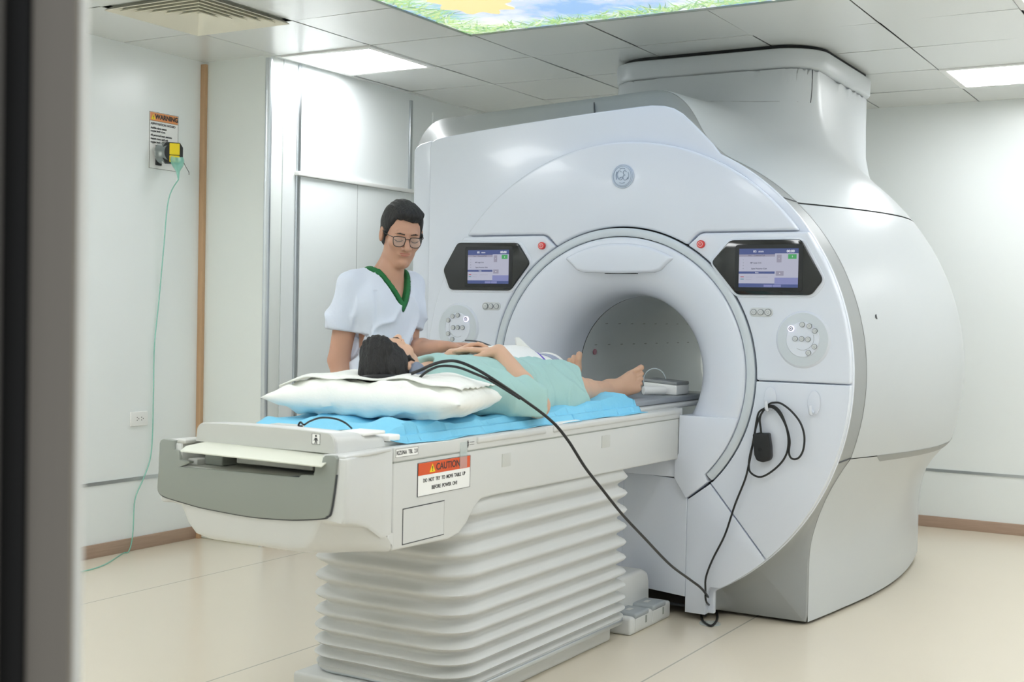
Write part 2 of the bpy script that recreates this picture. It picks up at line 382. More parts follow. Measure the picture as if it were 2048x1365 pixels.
# --- front shell behind the panels (outline measured in the front plane)
def outline():
    P = arc(GX, GZ, 1.022, -63, 62, 60)
    P += [(2.56, 1.962), (2.525, 2.005), (2.479, 2.052), (2.43, 2.10), (2.384, 2.142), (2.345, 2.166), (2.30, 2.180), (2.24, 2.186), (2.18, 2.184), (2.0, 2.174), (1.85, 2.164), (1.60, 2.146), (1.35, 2.125), (1.18, 2.108), (1.125, 2.10), (1.10, 2.088), (1.092, 2.06)]
    P += [(1.092, 1.5), (1.092, GZ)]+arc(GX, GZ, 1.028, 181, 243, 26)
    P += [(1.66, .12), (1.66, .03), (2.58, .03), (2.58, .12)]
    return P
OUT = outline()
V, F = prism(OUT, 'y', 1.033, 1.058)
shell = mk('front_shell', V, F, M['cover'], scan, bevel=.010, seg=4, angle=30)
cyl = prism(arc(GX, RZ, RI+.004, 0, 354, 59), 'y', .9, 1.3); cut(shell, [cyl, prism([(GX-.338, 0), (GX+.338, 0), (GX+.338, .6), (GX-.338, .6)], 'y', .9, 1.3)])
# --- raised front panels
def ringarc(a0, a1, n=40, R=RI+.003): return arc(GX, RZ, R, a0, a1, n)
def circz(R, z): return math.degrees(math.asin((z-GZ)/R))
R1 = .992
a0 = circz(R1, 1.636); P = arc(GX, GZ, R1, a0, 180-a0, 60)+[(GX-.385, 1.636), (GX-.365, 1.631), (GX-.35, 1.620)]
aj = ang((GX-.311, 1.578)); P += [(GX-.311, 1.579)]+arc(GX, RZ, RI+.003, aj, 180-aj, 40)[1:]+[(GX+.35, 1.620), (GX+.365, 1.631), (GX+.385, 1.636)]
pr('upper_panel', P, 'y', 1.0, 1.045, M['cover'], scan, bevel=.012, seg=4, angle=30)
for sg in (1, -1):
    RO = 1.018 if sg > 0 else 1.0
    def mx(L): return [(GX+sg*(x-GX), z) for x, z in L]
    # control panel
    a1 = circz(RO, 1.630); a2 = circz(RO, 1.0245)
    P = [(GX+.355, 1.612), (GX+.368, 1.624), (GX+.385, 1.630)]+arc(GX, GZ, RO, a1, a2, 40)+arc(GX, RZ, RI+.003, ang((GX+.63, 1.0245)), ang((GX+.313, 1.574)), 40)
    pn = pr('control_panel', mx(P), 'y', 1.0, 1.045, M['cover'], scan, bevel=.009, seg=4, angle=30)
    # lower panel
    a1 = circz(RO, 1.0195); d0 = (2.563, .586); d1 = (2.812, .294)
    aE = math.degrees(math.atan2(d1[1]-GZ, d1[0]-GX))
    P = arc(GX, GZ, RO, a1, aE, 40)+[(2.81, .296), (2.563, .587)]+arc(GX, RZ, RI+.003, ang((2.549, .612)), ang((GX+.63, 1.0195)), 30)
    pr('lower_panel', mx(P), 'y', 1.0, 1.045, M['cover'], scan, bevel=.008, seg=4, angle=30)
    # foot panel
    P = [(2.462, .506), (2.561, .580), (2.807, .290)]+arc(GX, GZ, RO, aE-.4, -61, 12)+[(2.572, .15), (2.556, .12), (2.551, .03), (2.462, .03)]
    pr('foot_panel', mx(P), 'y', 1.0, 1.05, M['cover'], scan, bevel=.006, seg=3, angle=30)
    # nose panels receding under the table
    z0, z1 = .095, .592
    V = [(GX+sg*(.340), .999, z0), (GX+sg*.0, 1.09, z0), (GX+sg*.0, 1.09, z1), (GX+sg*(.285), .999, z1), (GX+sg*.340, .999, .509)]
    V += [(v[0], v[1]+.02, v[2]) for v in V]; n = 5
    mk('nose_panel', V, [(0, 1, 2, 3, 4), (9, 8, 7, 6, 5)]+[(i, (i+1) % n, (i+1) % n+n, i+n) for i in range(n)], M['cover'], scan, bevel=.002)
    # under-table web
    box('web_panel', (min(GX, GX+sg*.285), 1.0, .597), (max(GX, GX+sg*.285), 1.04, .70), M['cover'], scan, bevel=.002)
# --- ring and funnel
def revolve(name, prof, m, parent, a0=0, a1=360, n=96, cz=RZ):
    rings = []
    full = a1-a0 >= 360; K = n if full else n+1
    V = []; F = []
    for R, y in prof:
        for i in range(K):
            a = math.radians(a0+(a1-a0)*i/n); V.append((GX+R*math.cos(a), y, cz+R*math.sin(a)))
    for j in range(len(prof)-1):
        for i in range(K if full else K-1):
            a = j*K+i; b = j*K+(i+1) % K; F.append((a, b, b+K, a+K))
    return mk(name, V, F, m, parent)
aR = ang((2.549, .619))
o = revolve('inner_ring', [(.590, 1.03), (.590, .999), (.594, .994), (.606, .992), (.620, .994), (.6255, .999), (.6255, 1.03)], M['ring'], scan, aR, 180-aR, 150)
revolve('ring_groove', [(.66, 1.034), (.57, 1.034)], M['dark'], scan, -47, 227)
prof = [(.5865, 1.03), (.5865, 1.0), (.583, .995), (.575, .992), (.55, .991), (.52, .994), (.49, 1.000), (.46, 1.010), (.43, 1.024), (.405, 1.042), (.382, 1.064), (.362, 1.092), (.348, 1.125), (.340, 1.17), (.337, 1.22), (.336, 1.298)]
f_ = revolve('funnel', prof, M['cover'], scan, -52, 232, 128)
revolve('bore_seam', [(.336, 1.298), (.342, 1.299), (.342, 1.303), (.336, 1.304)], M['dark'], scan)
tun = revolve('tunnel', [(.336, 1.304), (.336, 1.6), (.336, 2.2), (.336, 2.7), (.345, 2.78), (.38, 2.88), (.45, 2.97), (.56, 3.03), (.60, 3.05)], M['bore'], scan, n=96)
for az, ny in ((38, 10), (162, 10), (142, 10)):
    for k in range(ny):
        y = 1.42+.14*k; a = math.radians(az); R = .3345; V = []
        for q in range(8): t_ = 2*PI*q/8; aa = a+.008*math.sin(t_); V.append((GX+R*math.cos(aa), y+.016*math.cos(t_), RZ+R*math.sin(aa)))
        mk('vent_slot', V, [tuple(range(8))], M['tblg'], tun)
V, F = tubegeo([(GX-.336+.002, 1.30+i*.14, RZ+.245) for i in range(2)], .001); 
for sg in (-1, 1):
    a = math.radians(12); x_ = GX+sg*.330*math.cos(a)
    m_ = MB(); disc(m_, (1.42, RZ+.07), .014, x_-.003, x_+.003, 16, ax='x'); m_.obj('port_light', mat('port_lens_%d' % sg, (170, 112, 128), .3), tun, bevel=0)
# dock faces at the lower left and right of the funnel, table bed rails through the bore
for sg in (-1, 1):
    zt = .862
    aT = math.degrees(math.asin((zt-RZ)/.585)); cE = math.degrees(math.atan2(.509-RZ, .338))
    P = [(GX+sg*x, z) for x, z in ([(.302, zt), (.585*math.cos(math.radians(aT))-.0, zt)]+[(p[0]-GX, p[1]) for p in arc(GX, RZ, .588, aT, ang((2.549, .615)), 14)]+[(.436, .592), (.340, .513), (.285, .597), (.285, .675), (.302, .70)])]
    pr('dock_panel', P, 'y', .985, 1.25, M['cover'], scan, bevel=.008, seg=3, angle=30)
# visor over the bore
P = arc(GX, RZ, .560, 62, 118, 24)+[(GX-.225, 1.497), (GX-.20, 1.474), (GX-.165, 1.464), (GX, 1.461), (GX+.165, 1.464), (GX+.20, 1.474), (GX+.225, 1.497)]
pr('visor', P, 'y', .978, 1.10, M['cover'], scan, bevel=.014, seg=4, angle=30)
pr('visor_slot', [(2.05, 1.4645), (2.20, 1.4645), (2.20, 1.459), (2.05, 1.459)], 'y', 1.0, 1.03, M['dark'], scan, bevel=0)

# --- body behind: barrel, upper block and ceiling duct blended together
Y0, Y1 = 1.265, 3.05
def barrelR(y): t = min(max((y-Y0)/(Y1-Y0), 0), 1); return 1.012+.172*math.sin(PI*t)
def w0(y): return .795+.105*max(math.sin(PI*min(max((y-1.2)/2.0, 0), 1)), 0)**.9
def wz(z, y):
    R = barrelR(y); w7 = math.sqrt(max(R*R-.34**2, .01)); s = min(max((z-.25)/.45, 0), 1); return w0(y)+(w7-w0(y))*s*s
def rbox(p, c, h, r):
    q = np.abs(p-c)-(h-r); return np.linalg.norm(np.maximum(q, 0), axis=-1)+np.minimum(q.max(-1), 0)-r
def smin(a, b, k):
    h = np.clip(.5+.5*(b-a)/k, 0, 1); return b*(1-h)+a*h-k*h*(1-h)
def bodyD(rho, th, y):
    x = rho*np.cos(th); z = rho*np.sin(th)
    p = np.stack([x, y, z], -1)
    d = (rho-np.vectorize(barrelR)(y))*.95
    ca, sa = math.cos(.05), math.sin(.05); px_, pz_ = x+.52, z-1.03
    pb = np.stack([px_*ca+pz_*sa, y, -px_*sa+pz_*ca], -1)
    blk = rbox(pb, np.array([0., 1.62, .0]), np.array([.745, .50, .20]), .19)
    d = smin(d, blk, .24)
    ch = rbox(p, np.array([-.05, 2.60, .9]), np.array([.545, .56, .72]), .17)
    return smin(d, ch, .27)
def solve(th, y):
    th, y = np.broadcast_arrays(th, y); lo = np.full(th.shape, .5); hi = np.full(th.shape, 2.3)
    for _ in range(34):
        mid = (lo+hi)/2; d = bodyD(mid, th, y); ins = d < 0
        lo = np.where(ins, mid, lo); hi = np.where(ins, hi, mid)
    return lo
def zth(z): # angle whose radius-R ray reaches height z
    return math.asin((z-GZ)/1.0)
YS = np.concatenate([np.linspace(Y0, 1.34, 6), np.linspace(1.36, 1.95, 24), np.linspace(1.965, 2.35, 34), np.linspace(2.38, 2.95, 20), np.linspace(2.97, Y1, 6)])
def angZ(z, ys, left=False):
    """angles (radians) at which the body surface has height z"""
    lo = np.full(len(ys), -.6); hi = np.full(len(ys), 1.35)
    for _ in range(22):
        m_ = (lo+hi)/2; th = PI-m_ if left else m_; up = GZ+solve(th, ys)*np.sin(th) < z
        lo = np.where(up, m_, lo); hi = np.where(up, hi, m_)
    return (PI-lo) if left else lo
ZS, ZT = .7035, 1.768
AT = {(zz, lf): angZ(zz, YS, lf) for zz in (ZS, ZT-.0035, ZT+.0035) for lf in (False, True)}
def strip(name, ka, kb, m, nt, inset=0):
    A = np.stack([np.linspace(a, b, nt) for a, b in zip(AT[ka], AT[kb])]); B = np.repeat(YS[:, None], nt, 1)
    R = solve(A, B)-inset
    zc = (2.50-GZ); R = np.where(R*np.sin(A) > zc, zc/np.maximum(np.sin(A), 1e-3), R)
    V = np.stack([GX+R*np.cos(A), B, GZ+R*np.sin(A)], -1).reshape(-1, 3)
    n = nt; F = [(j*n+i, j*n+i+1, (j+1)*n+i+1, (j+1)*n+i) for j in range(len(YS)-1) for i in range(n-1)]
    return mk(name, V, F, m, scan)
tS, tT = -19.4, 46.5
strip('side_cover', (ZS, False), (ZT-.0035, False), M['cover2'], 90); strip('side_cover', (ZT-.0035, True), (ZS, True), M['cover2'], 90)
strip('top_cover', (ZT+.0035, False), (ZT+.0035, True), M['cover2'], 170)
strip('inner_core', (ZS, False), (ZS, True), M['band'], 140, inset=.010)
# base covers
def DY(z): return .062*min(1, max(0, (.70-z)/.35))
for sg in (1, -1):
    zs = np.concatenate([[0.012], np.linspace(.05, .25, 5), np.linspace(.28, .70, 20)]); V = []; F = []
    for y in YS:
        R = barrelR(y)
        for z in zs:
            zz = z if z < .69 else .700
            V.append((GX+sg*wz(zz, y), y-DY(zz)*(1 if y < 1.28 else max(0, 1-(y-1.28)/.3)), zz))
    n = len(zs); F = [(j*n+i, j*n+i+1, (j+1)*n+i+1, (j+1)*n+i) for j in range(len(YS)-1) for i in range(n-1)]
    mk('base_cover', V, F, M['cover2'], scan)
zs = [.013, .25, .4, .5, .6, .69]
for sg in (1, -1):
    V = []; n = len(zs)
    for y in YS:
        for z in zs: V.append((GX+sg*(wz(z, y)-.012), y, z))
    F = [(j*n+i, j*n+i+1, (j+1)*n+i+1, (j+1)*n+i) for j in range(len(YS)-1) for i in range(n-1)]
    mk('base_core', V, F, M['band'], scan)
# back closure
TH = np.radians(np.linspace(tS, 180-tS, 90)); RB = solve(TH, np.full(TH.shape, Y1))
P = [(GX+r_*math.cos(t_), GZ+r_*math.sin(t_)) for r_, t_ in zip(RB, TH)]
P += [(GX-wz(z, Y1), z) for z in np.linspace(.69, .02, 14)]+[(GX+wz(z, Y1), z) for z in np.linspace(.02, .69, 14)]
bc = pr('rear_cover', P, 'y', Y1-.02, Y1+.03, M['cover2'], scan, bevel=0); cut(bc, [prism(arc(GX, RZ, .601, 0, 354, 59), 'y', 2.9, 3.2)])
# grey band between front shell and body, going down to the floor
def polyr(P, th):
    o = np.array([GX, GZ]); d = np.array([math.cos(th), math.sin(th)]); best = 0
    for i in range(len(P)):
        a = np.array(P[i])-o; b = np.array(P[(i+1) % len(P)])-o; e = b-a
        den = d[0]*e[1]-d[1]*e[0]
        if abs(den) < 1e-12: continue
        t_ = (a[0]*e[1]-a[1]*e[0])/den; s_ = (a[0]*d[1]-a[1]*d[0])/den
        if t_ > 0 and -1e-9 <= s_ <= 1+1e-9: best = max(best, t_)
    return best
ths = list(np.radians(np.linspace(-90, 270, 361)))
cor = math.atan2(-1.04+.012, .797); ths += [cor-.002, cor, cor+.002, PI-cor-.002, PI-cor, PI-cor+.002]; ths = sorted(ths)
ths = [t_ for t_ in ths if -PI/2-1e-6 <= t_ < 1.5*PI-1e-4]
Pb = [(GX+s_*wz(z, Y0), z) for s_, zz in ((1, np.linspace(.012, .69, 30)),) for z in zz]
_OC = {}
def outR(t_):
    if t_ not in _OC: _OC[t_] = outR_(t_)
    return _OC[t_]
def outR_(t_):
    s_, c_ = math.sin(t_), math.cos(t_)
    if tS*PI/180 <= t_ <= PI-tS*PI/180: return float(solve(np.array([t_]), np.array([Y0]))[0])
    poly = [(GX+wz(z, Y0), z) for z in np.linspace(.012, .72, 40)]+[(GX-wz(z, Y0), z) for z in np.linspace(.72, .012, 40)]
    return polyr(poly, t_)
V = []; K = len(ths); F = []
fmI = []
for lv, (y, mixw) in enumerate(((1.054, 0), (1.10, .08), (1.15, .34), (1.20, .68), (1.245, .985), (1.266, 1))):
    for t_ in ths:
        rp = polyr(OUT, t_)*.992; ro = outR(t_)-.001
        dn = max(0., -math.sin(t_))
        rr = rp+(ro-rp)*mixw; zz = GZ+rr*math.sin(t_)
        yy = y-DY(zz)*mixw-(.004 if mixw == 1 else 0)*0
        V.append((GX+rr*math.cos(t_), yy, max(zz, .012)))
for lv in range(5):
    for i in range(K):
        a = lv*K+i; b = lv*K+(i+1) % K; F.append((a, b, b+K, a+K))
mk('grey_band', V, F, M['band'], scan)
# seams across the band
for t_ in (tS, tT):
    for s_ in (t_, 180-t_)[:2 if t_ < 0 else 1]:
        a = math.radians(s_); c_, q_ = math.cos(a), math.sin(a)
        pts = [(GX+r_*c_, y, GZ+r_*q_) for r_, y in ((polyr(OUT, a)*.992+.001, 1.058), (outR(a)-.001, 1.262))]
        V, F = tubegeo(pts, .0035, 6); mk('band_seam', V, F, M['groove'], scan)
# seam in the top of the band, left of centre
pts = [(1.955, 1.06, 2.168), (1.905, 1.15, 2.212), (1.845, 1.264, 2.274)]
V, F = tubegeo(pts, .004, 6); mk('band_seam', V, F, M['groove'], scan)
# left flank block beside the front shell
pr('flank_cover', rrect(.965, .03, 1.088, 2.075, .03)[0:0] or [(.985, .03), (1.087, .03), (1.087, 2.098), (1.02, 2.085), (.992, 2.07), (.982, 2.05)], 'y', 1.055, 1.32, M['cover'], scan, bevel=.016, seg=4, angle=25)
# handle recess in the side seam
for sg in (1, -1):
    V = []; F = []
    ys = np.linspace(1.45, 2.80, 24)
    for y in ys:
        t_ = (y-1.45)/1.35; e_ = .030*min(1, min(t_, 1-t_)/.05+.15)
        for z in (.704, .704-e_*.5, .704-e_): V.append((GX+sg*(wz(z, y)+.003), y, z))
    F = [(j*3+i, j*3+i+1, j*3+i+4, j*3+i+3) for j in range(len(ys)-1) for i in range(2)]
    mk('grip_recess', V, F, M['band'], scan)
r_ = float(solve(np.array([.245]), np.array([1.38]))[0]); V, F = tubegeo([(GX+(r_-.01)*math.cos(.245), 1.38, GZ+(r_-.01)*math.sin(.245)), (GX+(r_+.001)*math.cos(.245), 1.38, GZ+(r_+.001)*math.sin(.245))], .011, 16); mk('lock_hole', V, F, M['groove'], scan)
# duct cap under the ceiling
capP = rrect(GX-.63, 2.02, GX+.53, 3.20, .22, 10)
rings = []
for z, g in ((2.500, -.040), (2.502, -.012), (2.508, -.004), (2.516, 0), (2.590, .002), (2.600, -.001), (2.604, -.008)):
    P = rrect(GX-.63-g, 2.03-g, GX+.515+g, 3.20+g, .19, 10)
    rings.append([(x, y+.05*((x-GX+.05)/.58)**2*(1 if y < 2.5 else 0), z) for x, y in P])
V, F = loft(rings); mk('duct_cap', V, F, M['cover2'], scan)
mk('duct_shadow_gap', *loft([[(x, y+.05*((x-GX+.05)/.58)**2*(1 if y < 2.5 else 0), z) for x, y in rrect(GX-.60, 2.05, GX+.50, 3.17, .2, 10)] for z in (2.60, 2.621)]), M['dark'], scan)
rings = []
for z, g in ((2.02, .004), (2.35, .004), (2.5, .004)): rings.append([(x, y, z) for x, y in rrect(GX-.60-g, 2.045-g, GX+.50+g, 3.155+g, .19, 10)])

def firsty(x, z):
    ys = np.linspace(1.75, 2.6, 341); d = bodyD(np.full(341, math.hypot(x-GX, z-GZ)), np.full(341, math.atan2(z-GZ, x-GX)), ys)
    return float(ys[np.argmax(d < 0)])
pts = [(x, firsty(x, 2.335), 2.335) for x in np.linspace(1.72, 2.59, 22)]; V, F = tubegeo(pts, .0018, 6); mk('duct_seam', V, F, M['band'], scan)
pts = [(2.595, firsty(2.595, z), z) for z in np.linspace(2.335, 2.50, 8)]; V, F = tubegeo(pts, .0028, 6); mk('duct_seam', V, F, M['groove'], scan)


# --- details on the front
def roundbtn(x, z, R, y=.9985, parent=None, glow=False):
    m_ = MB(); disc(m_, (x, z), R, y-.004, y+.004, 20, 0); disc(m_, (x, z), R*.78, y-.0052, y, 20, 1); disc(m_, (x, z), R*.40, y-.0056, y, 14, 0); disc(m_, (x, z), R*.30, y-.006, y, 14, 1)
    return m_.obj('button', [M['btn'], M['btnc']] if not glow else [GLOW, M['btn']], parent, smooth=False)
GLOW = emat('button_glow', (225, 215, 255), 1.6)
badge = MB(); disc(badge, (2.129, 1.881), .047, .992, 1.004, 40)
bd = badge.obj('badge', M['badge'], scan, bevel=.003)
V, F = tubegeo([(2.129+.050*math.cos(2*PI*i/48), .997, 1.881+.050*math.sin(2*PI*i/48)) for i in range(49)], .003, 8, caps=False); mk('badge_rim', V, F, M['badge'], bd)
V, F = tubegeo([(2.129+.042*math.cos(2*PI*i/48), .991, 1.881+.042*math.sin(2*PI*i/48)) for i in range(49)], .0012, 6, caps=False); mk('badge_rim', V, F, M['badge2'], bd)
def curl(pts): V, F = tubegeo(cat([(2.129+a, .9905, 1.881+b) for a, b in pts], 6), .0016, 6); mk('monogram', V, F, M['badge2'], bd)
curl([(-.004, .018), (-.016, .024), (-.024, .012), (-.022, -.004), (-.012, -.016), (-.002, -.014), (.001, -.006), (-.006, -.004), (-.012, -.010)])
curl([(.020, .018), (.012, .024), (.004, .016), (.008, .006), (.014, .004), (.006, .002), (.004, -.008), (.012, -.018), (.022, -.014), (.026, -.006)])
curl([(-.026, .020), (-.030, .004), (-.026, -.014)]); curl([(.028, .016), (.031, .002), (.028, -.014)])
curl([(-.012, -.028), (0, -.031), (.012, -.028)]); curl([(-.012, .031), (0, .034), (.012, .031)])
SW = dict(blue=emat('screen_blue', (62, 84, 160), .55, .04), pale=emat('screen_white', (214, 216, 240), .55, .04), lil=emat('screen_lilac', (150, 156, 220), .55, .04), grn=emat('screen_green', (52, 190, 96), .55, .04),
          redc=emat('screen_red', (200, 60, 80), .55, .04), cyan=emat('screen_cyan', (40, 160, 180), .55, .04), gry=emat('screen_grey', (176, 172, 196), .55, .04), txtw=emat('screen_text_white', (240, 242, 250), .8, .04), txtd=emat('screen_text_dark', (110, 112, 140), .4, .04))
for sg in (1, -1):
    # display: black hexagonal glass
    hexR = [(2.548, 1.507), (2.629, 1.598), (2.930, 1.598), (3.023, 1.436), (2.976, 1.374), (2.663, 1.373)]
    hexL = [(1.209, 1.476), (1.288, 1.603), (1.613, 1.599), (1.678, 1.506), (1.576, 1.381), (1.248, 1.383)]
    hx = hexR if sg > 0 else hexL
    def rnd(P, r=.014):
        o_ = []; n = len(P)
        for i in range(n):
            p = np.array(P[i]); a = np.array(P[i-1])-p; b = np.array(P[(i+1) % n])-p; a /= np.linalg.norm(a); b /= np.linalg.norm(b)
            for q in np.linspace(0, 1, 5): o_.append(tuple(p+a*r*(1-q)**2+b*r*q**2))
        return o_
    big = [(GX2+(x-GX2)*1.06, 1.49+(z-1.49)*1.10) for GX2 in [sum(p[0] for p in hx)/6] for x, z in hx]
    disp = pr('display_bezel', rnd(hx, .018), 'y', .987, 1.004, M['blackg'], scan, bevel=.003)
    pr('display_surround', rnd(big, .03), 'y', .996, 1.003, M['cover'], scan, bevel=.004, seg=3)
    x0, x1 = (2.672, 2.922) if sg > 0 else (1.349, 1.570)
    z0, z1 = 1.404, 1.562
    if sg < 0: z0, z1 = 1.412, 1.567
    W_, H_ = x1-x0, z1-z0
    pr('screen_frame', rrect(x0-.018, z0-.016, x1+.018, z1+.016, .012), 'y', .9855, .99, M['black'], disp, bevel=.001)
    sc = MB()
    def q(u0, v0, u1, v1, k, d=0): sc.box((x0+u0*W_, .9845-.0003*d, z0+v0*H_), (x0+u1*W_, .986, z0+v1*H_), k)
    mats_ = [SW[k] for k in ('blue', 'pale', 'lil', 'grn', 'redc', 'cyan', 'gry', 'txtd')]
    q(0, 0, 1, 1, 0); q(0, .10, .61, .85, 1, 1); q(.61, .25, 1, .87, 1, 1); q(.61, .08, 1, .25, 2, 1)
    q(0, .79, .61, .85, 6, 2); q(0, .35, .61, .41, 0, 2); q(.83, .73, .97, .85, 3, 2); q(.64, .64, .72, .84, 6, 2); q(.63, .30, .76, .42, 6, 2)
    q(.03, .26, .09, .28, 4, 2); q(.03, .20, .09, .22, 5, 2); q(.43, .01, .57, .07, 2, 2); q(.58, .01, .72, .07, 2, 2)
    q(.12, .262, .24, .268, 6, 2); q(.30, .262, .50, .268, 6, 2); q(.12, .202, .22, .208, 6, 2)
    scr = sc.obj('screen', mats_, disp, smooth=False)
    yy = .9835
    text('screen_text', '85  mm', .0125, (x0+.33*W_, yy, z0+.925*H_), '-y', SW['txtw'], scr, bold=.0, sx=1.15)
    text('screen_text', '00:00', .0135, (x0+.87*W_, yy, z0+.925*H_), '-y', SW['txtw'], scr, bold=.0003, sx=1.1)
    text('screen_text', 'Port      Connected Coil', .007, (x0+.30*W_, yy, z0+.82*H_), '-y', SW['txtd'], scr)
    text('screen_text', 'MP Large 21ch', .0078, (x0+.29*W_, yy, z0+.63*H_), '-y', SW['txtd'], scr, bold=.0001)
    text('screen_text', 'Spine Posterior 32ch', .0078, (x0+.345*W_, yy, z0+.48*H_), '-y', SW['txtd'], scr, bold=.0001)
    for i, ch in enumerate('1', ) : pass
    for ch, v in (('1', .71), ('2', .635), ('A', .56), ('P', .48)): text('screen_text', ch, .006, (x0+.075*W_, yy, z0+v*H_), '-y', SW['txtd'], scr)
    text('screen_text', 'Status', .006, (x0+.31*W_, yy, z0+.38*H_), '-y', SW['txtw'], scr)
    text('screen_text', '2', .009, (x0+.90*W_, yy, z0+.79*H_), '-y', SW['txtw'], scr)
    text('screen_text', '1', .008, (x0+.68*W_, yy, z0+.74*H_), '-y', SW['txtw'], scr); text('screen_text', 'A', .008, (x0+.695*W_, yy, z0+.36*H_), '-y', SW['txtw'], scr)
    # emergency stop
    ex = (2.499, 1.583) if sg > 0 else (1.736, 1.584)
    m_ = MB(); disc(m_, ex, .0165, .985, 1.004, 28); es = m_.obj('stop_button', M['red'], scan, bevel=.003)
    m_ = MB(); disc(m_, ex, .011, .9845, .9855, 20); disc(m_, ex, .0095, .9843, .9856, 20, 1); m_.obj('stop_icon', [M['white'], M['red']], es, smooth=False)
    V, F = tubegeo([(ex[0]-.005, .984, ex[1]+.004), (ex[0]+.005, .984, ex[1]+.004), (ex[0], .984, ex[1]-.005), (ex[0]-.005, .984, ex[1]+.004)], .0008, 5); mk('stop_icon', V, F, M['white'], es)
    # three button strip
    bx = [2.736, 2.766, 2.797] if sg > 0 else [1.443, 1.473, 1.503]
    zb = 1.303 if sg > 0 else 1.309
    bs = pr('button_strip', rrect(bx[0]-.019, zb-.018, bx[2]+.019, zb+.018, .0165, 8), 'y', .9965, 1.003, M['btnc'], scan, bevel=.001)
    for i, x in enumerate(bx): roundbtn(x, zb, .0125 if i != (2 if sg > 0 else 0) else .0145, .996, bs)
    # round keypad
    cx = 2.945 if sg > 0 else 1.294; cz = 1.196 if sg > 0 else 1.204
    Vr = []; prof = [(.117, 1.001), (.108, .990), (.106, .9895), (.073, .9935), (.071, .993), (.069, .9905), (.0001, .9905)]
    n = 56; Vp = []; Fp = []; fmk = []
    for R, y in prof:
        for i in range(n): a = 2*PI*i/n; Vp.append((cx+R*math.cos(a)*.97, y, cz+R*math.sin(a)))
    for j in range(len(prof)-1):
        for i in range(n): a = j*n+i; b = j*n+(i+1) % n; Fp.append((a, b, b+n, a+n)); fmk.append(1 if j in (1, 2, 3) else 0)
    kp = mk('keypad', Vp, Fp, M['cover'], scan, mats=[M['cover'], M['ring']], fmat=fmk)
    L = [(-.002, .060), (.027, .055), (.050, .036), (-.030, .003), (-.003, .003), (.023, .002), (.050, -.027), (.026, -.052)]
    for bxx, bzz in L: roundbtn(cx+sg*bxx, cz+bzz, .0108, .9895, kp)
    roundbtn(cx-sg*.048, cz+.043, .0125, .9895, kp, True)
    V, F = tubegeo([(cx+sg*.046*math.cos(math.radians(a)), .9903, cz+.004+.046*math.sin(math.radians(a))) for a in range(-120, 21, 10)], .0006, 4); mk('keypad_line', V, F, M['band'], kp)
# ================================================================== PATIENT TABLE
TX = 2.12
tab = empty('patient_table', (TX, 0, 0), 'long white scanner table on pleated bellows with orange caution label', 'patient table')
# main side body
P = [(-1.052, .886), (1.02, .886), (1.02, .70), (.985, .676), (.2, .684), (-.50, .692), (-.575, .690), (-.615, .668), (-.66, .622), (-.70, .598), (-.76, .588), (-1.052, .596)]
pr('body', P, 'x', TX-.30, TX+.30, M['tblw'], tab, bevel=.008, seg=4, angle=25)
# upper lip along both sides
for sg in (1, -1):
    x0, x1 = sorted((TX+sg*.2635, TX+sg*.3025))
    box('side_rail', (x0, -1.052, .850), (x1, 1.02, .892), M['tblw'], tab, bevel=.004)
    box('rail_shadow_line', (x0, -1.052, .8465), (x1-.0015 if sg > 0 else x1, 1.02, .8495), M['tblg'], tab, bevel=0)
# head shell (loft) with the grey end
def sec(y, hw, zm, hb, zb, r=.018):
    L = [(hw, .8865), (hw, zm), (hw-.006, zm-.014), (hb+.045, zb+.085), (hb+.020, zb+.035), (hb-.01, zb+.008), (hb-.06, zb)]
    L = [(min(a, hw-.0015*i), z) for i, (a, z) in enumerate(L)]
    P_ = [(TX-a, z) for a, z in L]+[(TX+a, z) for a, z in L[::-1]]
    return [(x, y, z) for x, z in P_]
r0 = [(.300, .8865), (.300, .66), (.300, .64), (.300, .62), (.299, .603), (.294, .594), (.24, .589)]; r0 = [(TX-a, -1.0525, z) for a, z in r0]+[(TX+a, -1.0525, z) for a, z in r0[::-1]]
rings = [r0, sec(-1.10, .301, .650, .268, .592), sec(-1.17, .307, .69, .245, .597), sec(-1.24, .322, .712, .225, .605), sec(-1.29, .337, .722, .215, .615), sec(-1.315, .342, .724, .212, .625), sec(-1.322, .339, .727, .20, .640)]
V, F = loft(rings); hs = mk('head_shell', V, F, M['tblw'], tab, bevel=.006, seg=3, angle=40)
cav = prism([(1.865, .822), (2.385, .822), (2.385, .86), (2.385, .91), (1.865, .91)], 'y', -1.36, -1.12); cut(hs, [cav])
# grey face plate, measured outline
P = [(1.785, .882), (1.782, .80), (1.778, .755), (1.782, .742), (1.792, .733), (1.819, .726), (1.89, .717), (1.957, .710), (2.083, .704), (2.164, .703), (2.282, .709), (2.385, .722), (2.405, .730), (2.416, .742), (2.427, .80), (2.438, .885), (2.430, .893), (2.400, .893), (2.391, .886), (2.386, .868), (2.366, .866), (2.361, .836), (2.318, .834), (2.308, .826), (2.04, .823), (1.869, .820), (1.905, .834), (1.905, .838), (1.868, .84), (1.862, .866), (1.843, .868), (1.843, .894), (1.80, .896), (1.79, .892)]
Pc = [tuple(q) for q in cat([(x, z, 0) for x, z in P[1:16]], 4)]; P = [P[0]]+[(q[0], q[1]) for q in Pc]+P[16:]
pr('end_face', P, 'y', -1.331, -1.312, M['tblg'], tab, bevel=.003, seg=3, angle=30)
P2 = [(x+(.003 if x > TX else -.003), z-.003) for x, z in P[3:56]]
pr('end_gasket', P2, 'y', -1.3265, -1.318, M['groove'], tab, bevel=0)
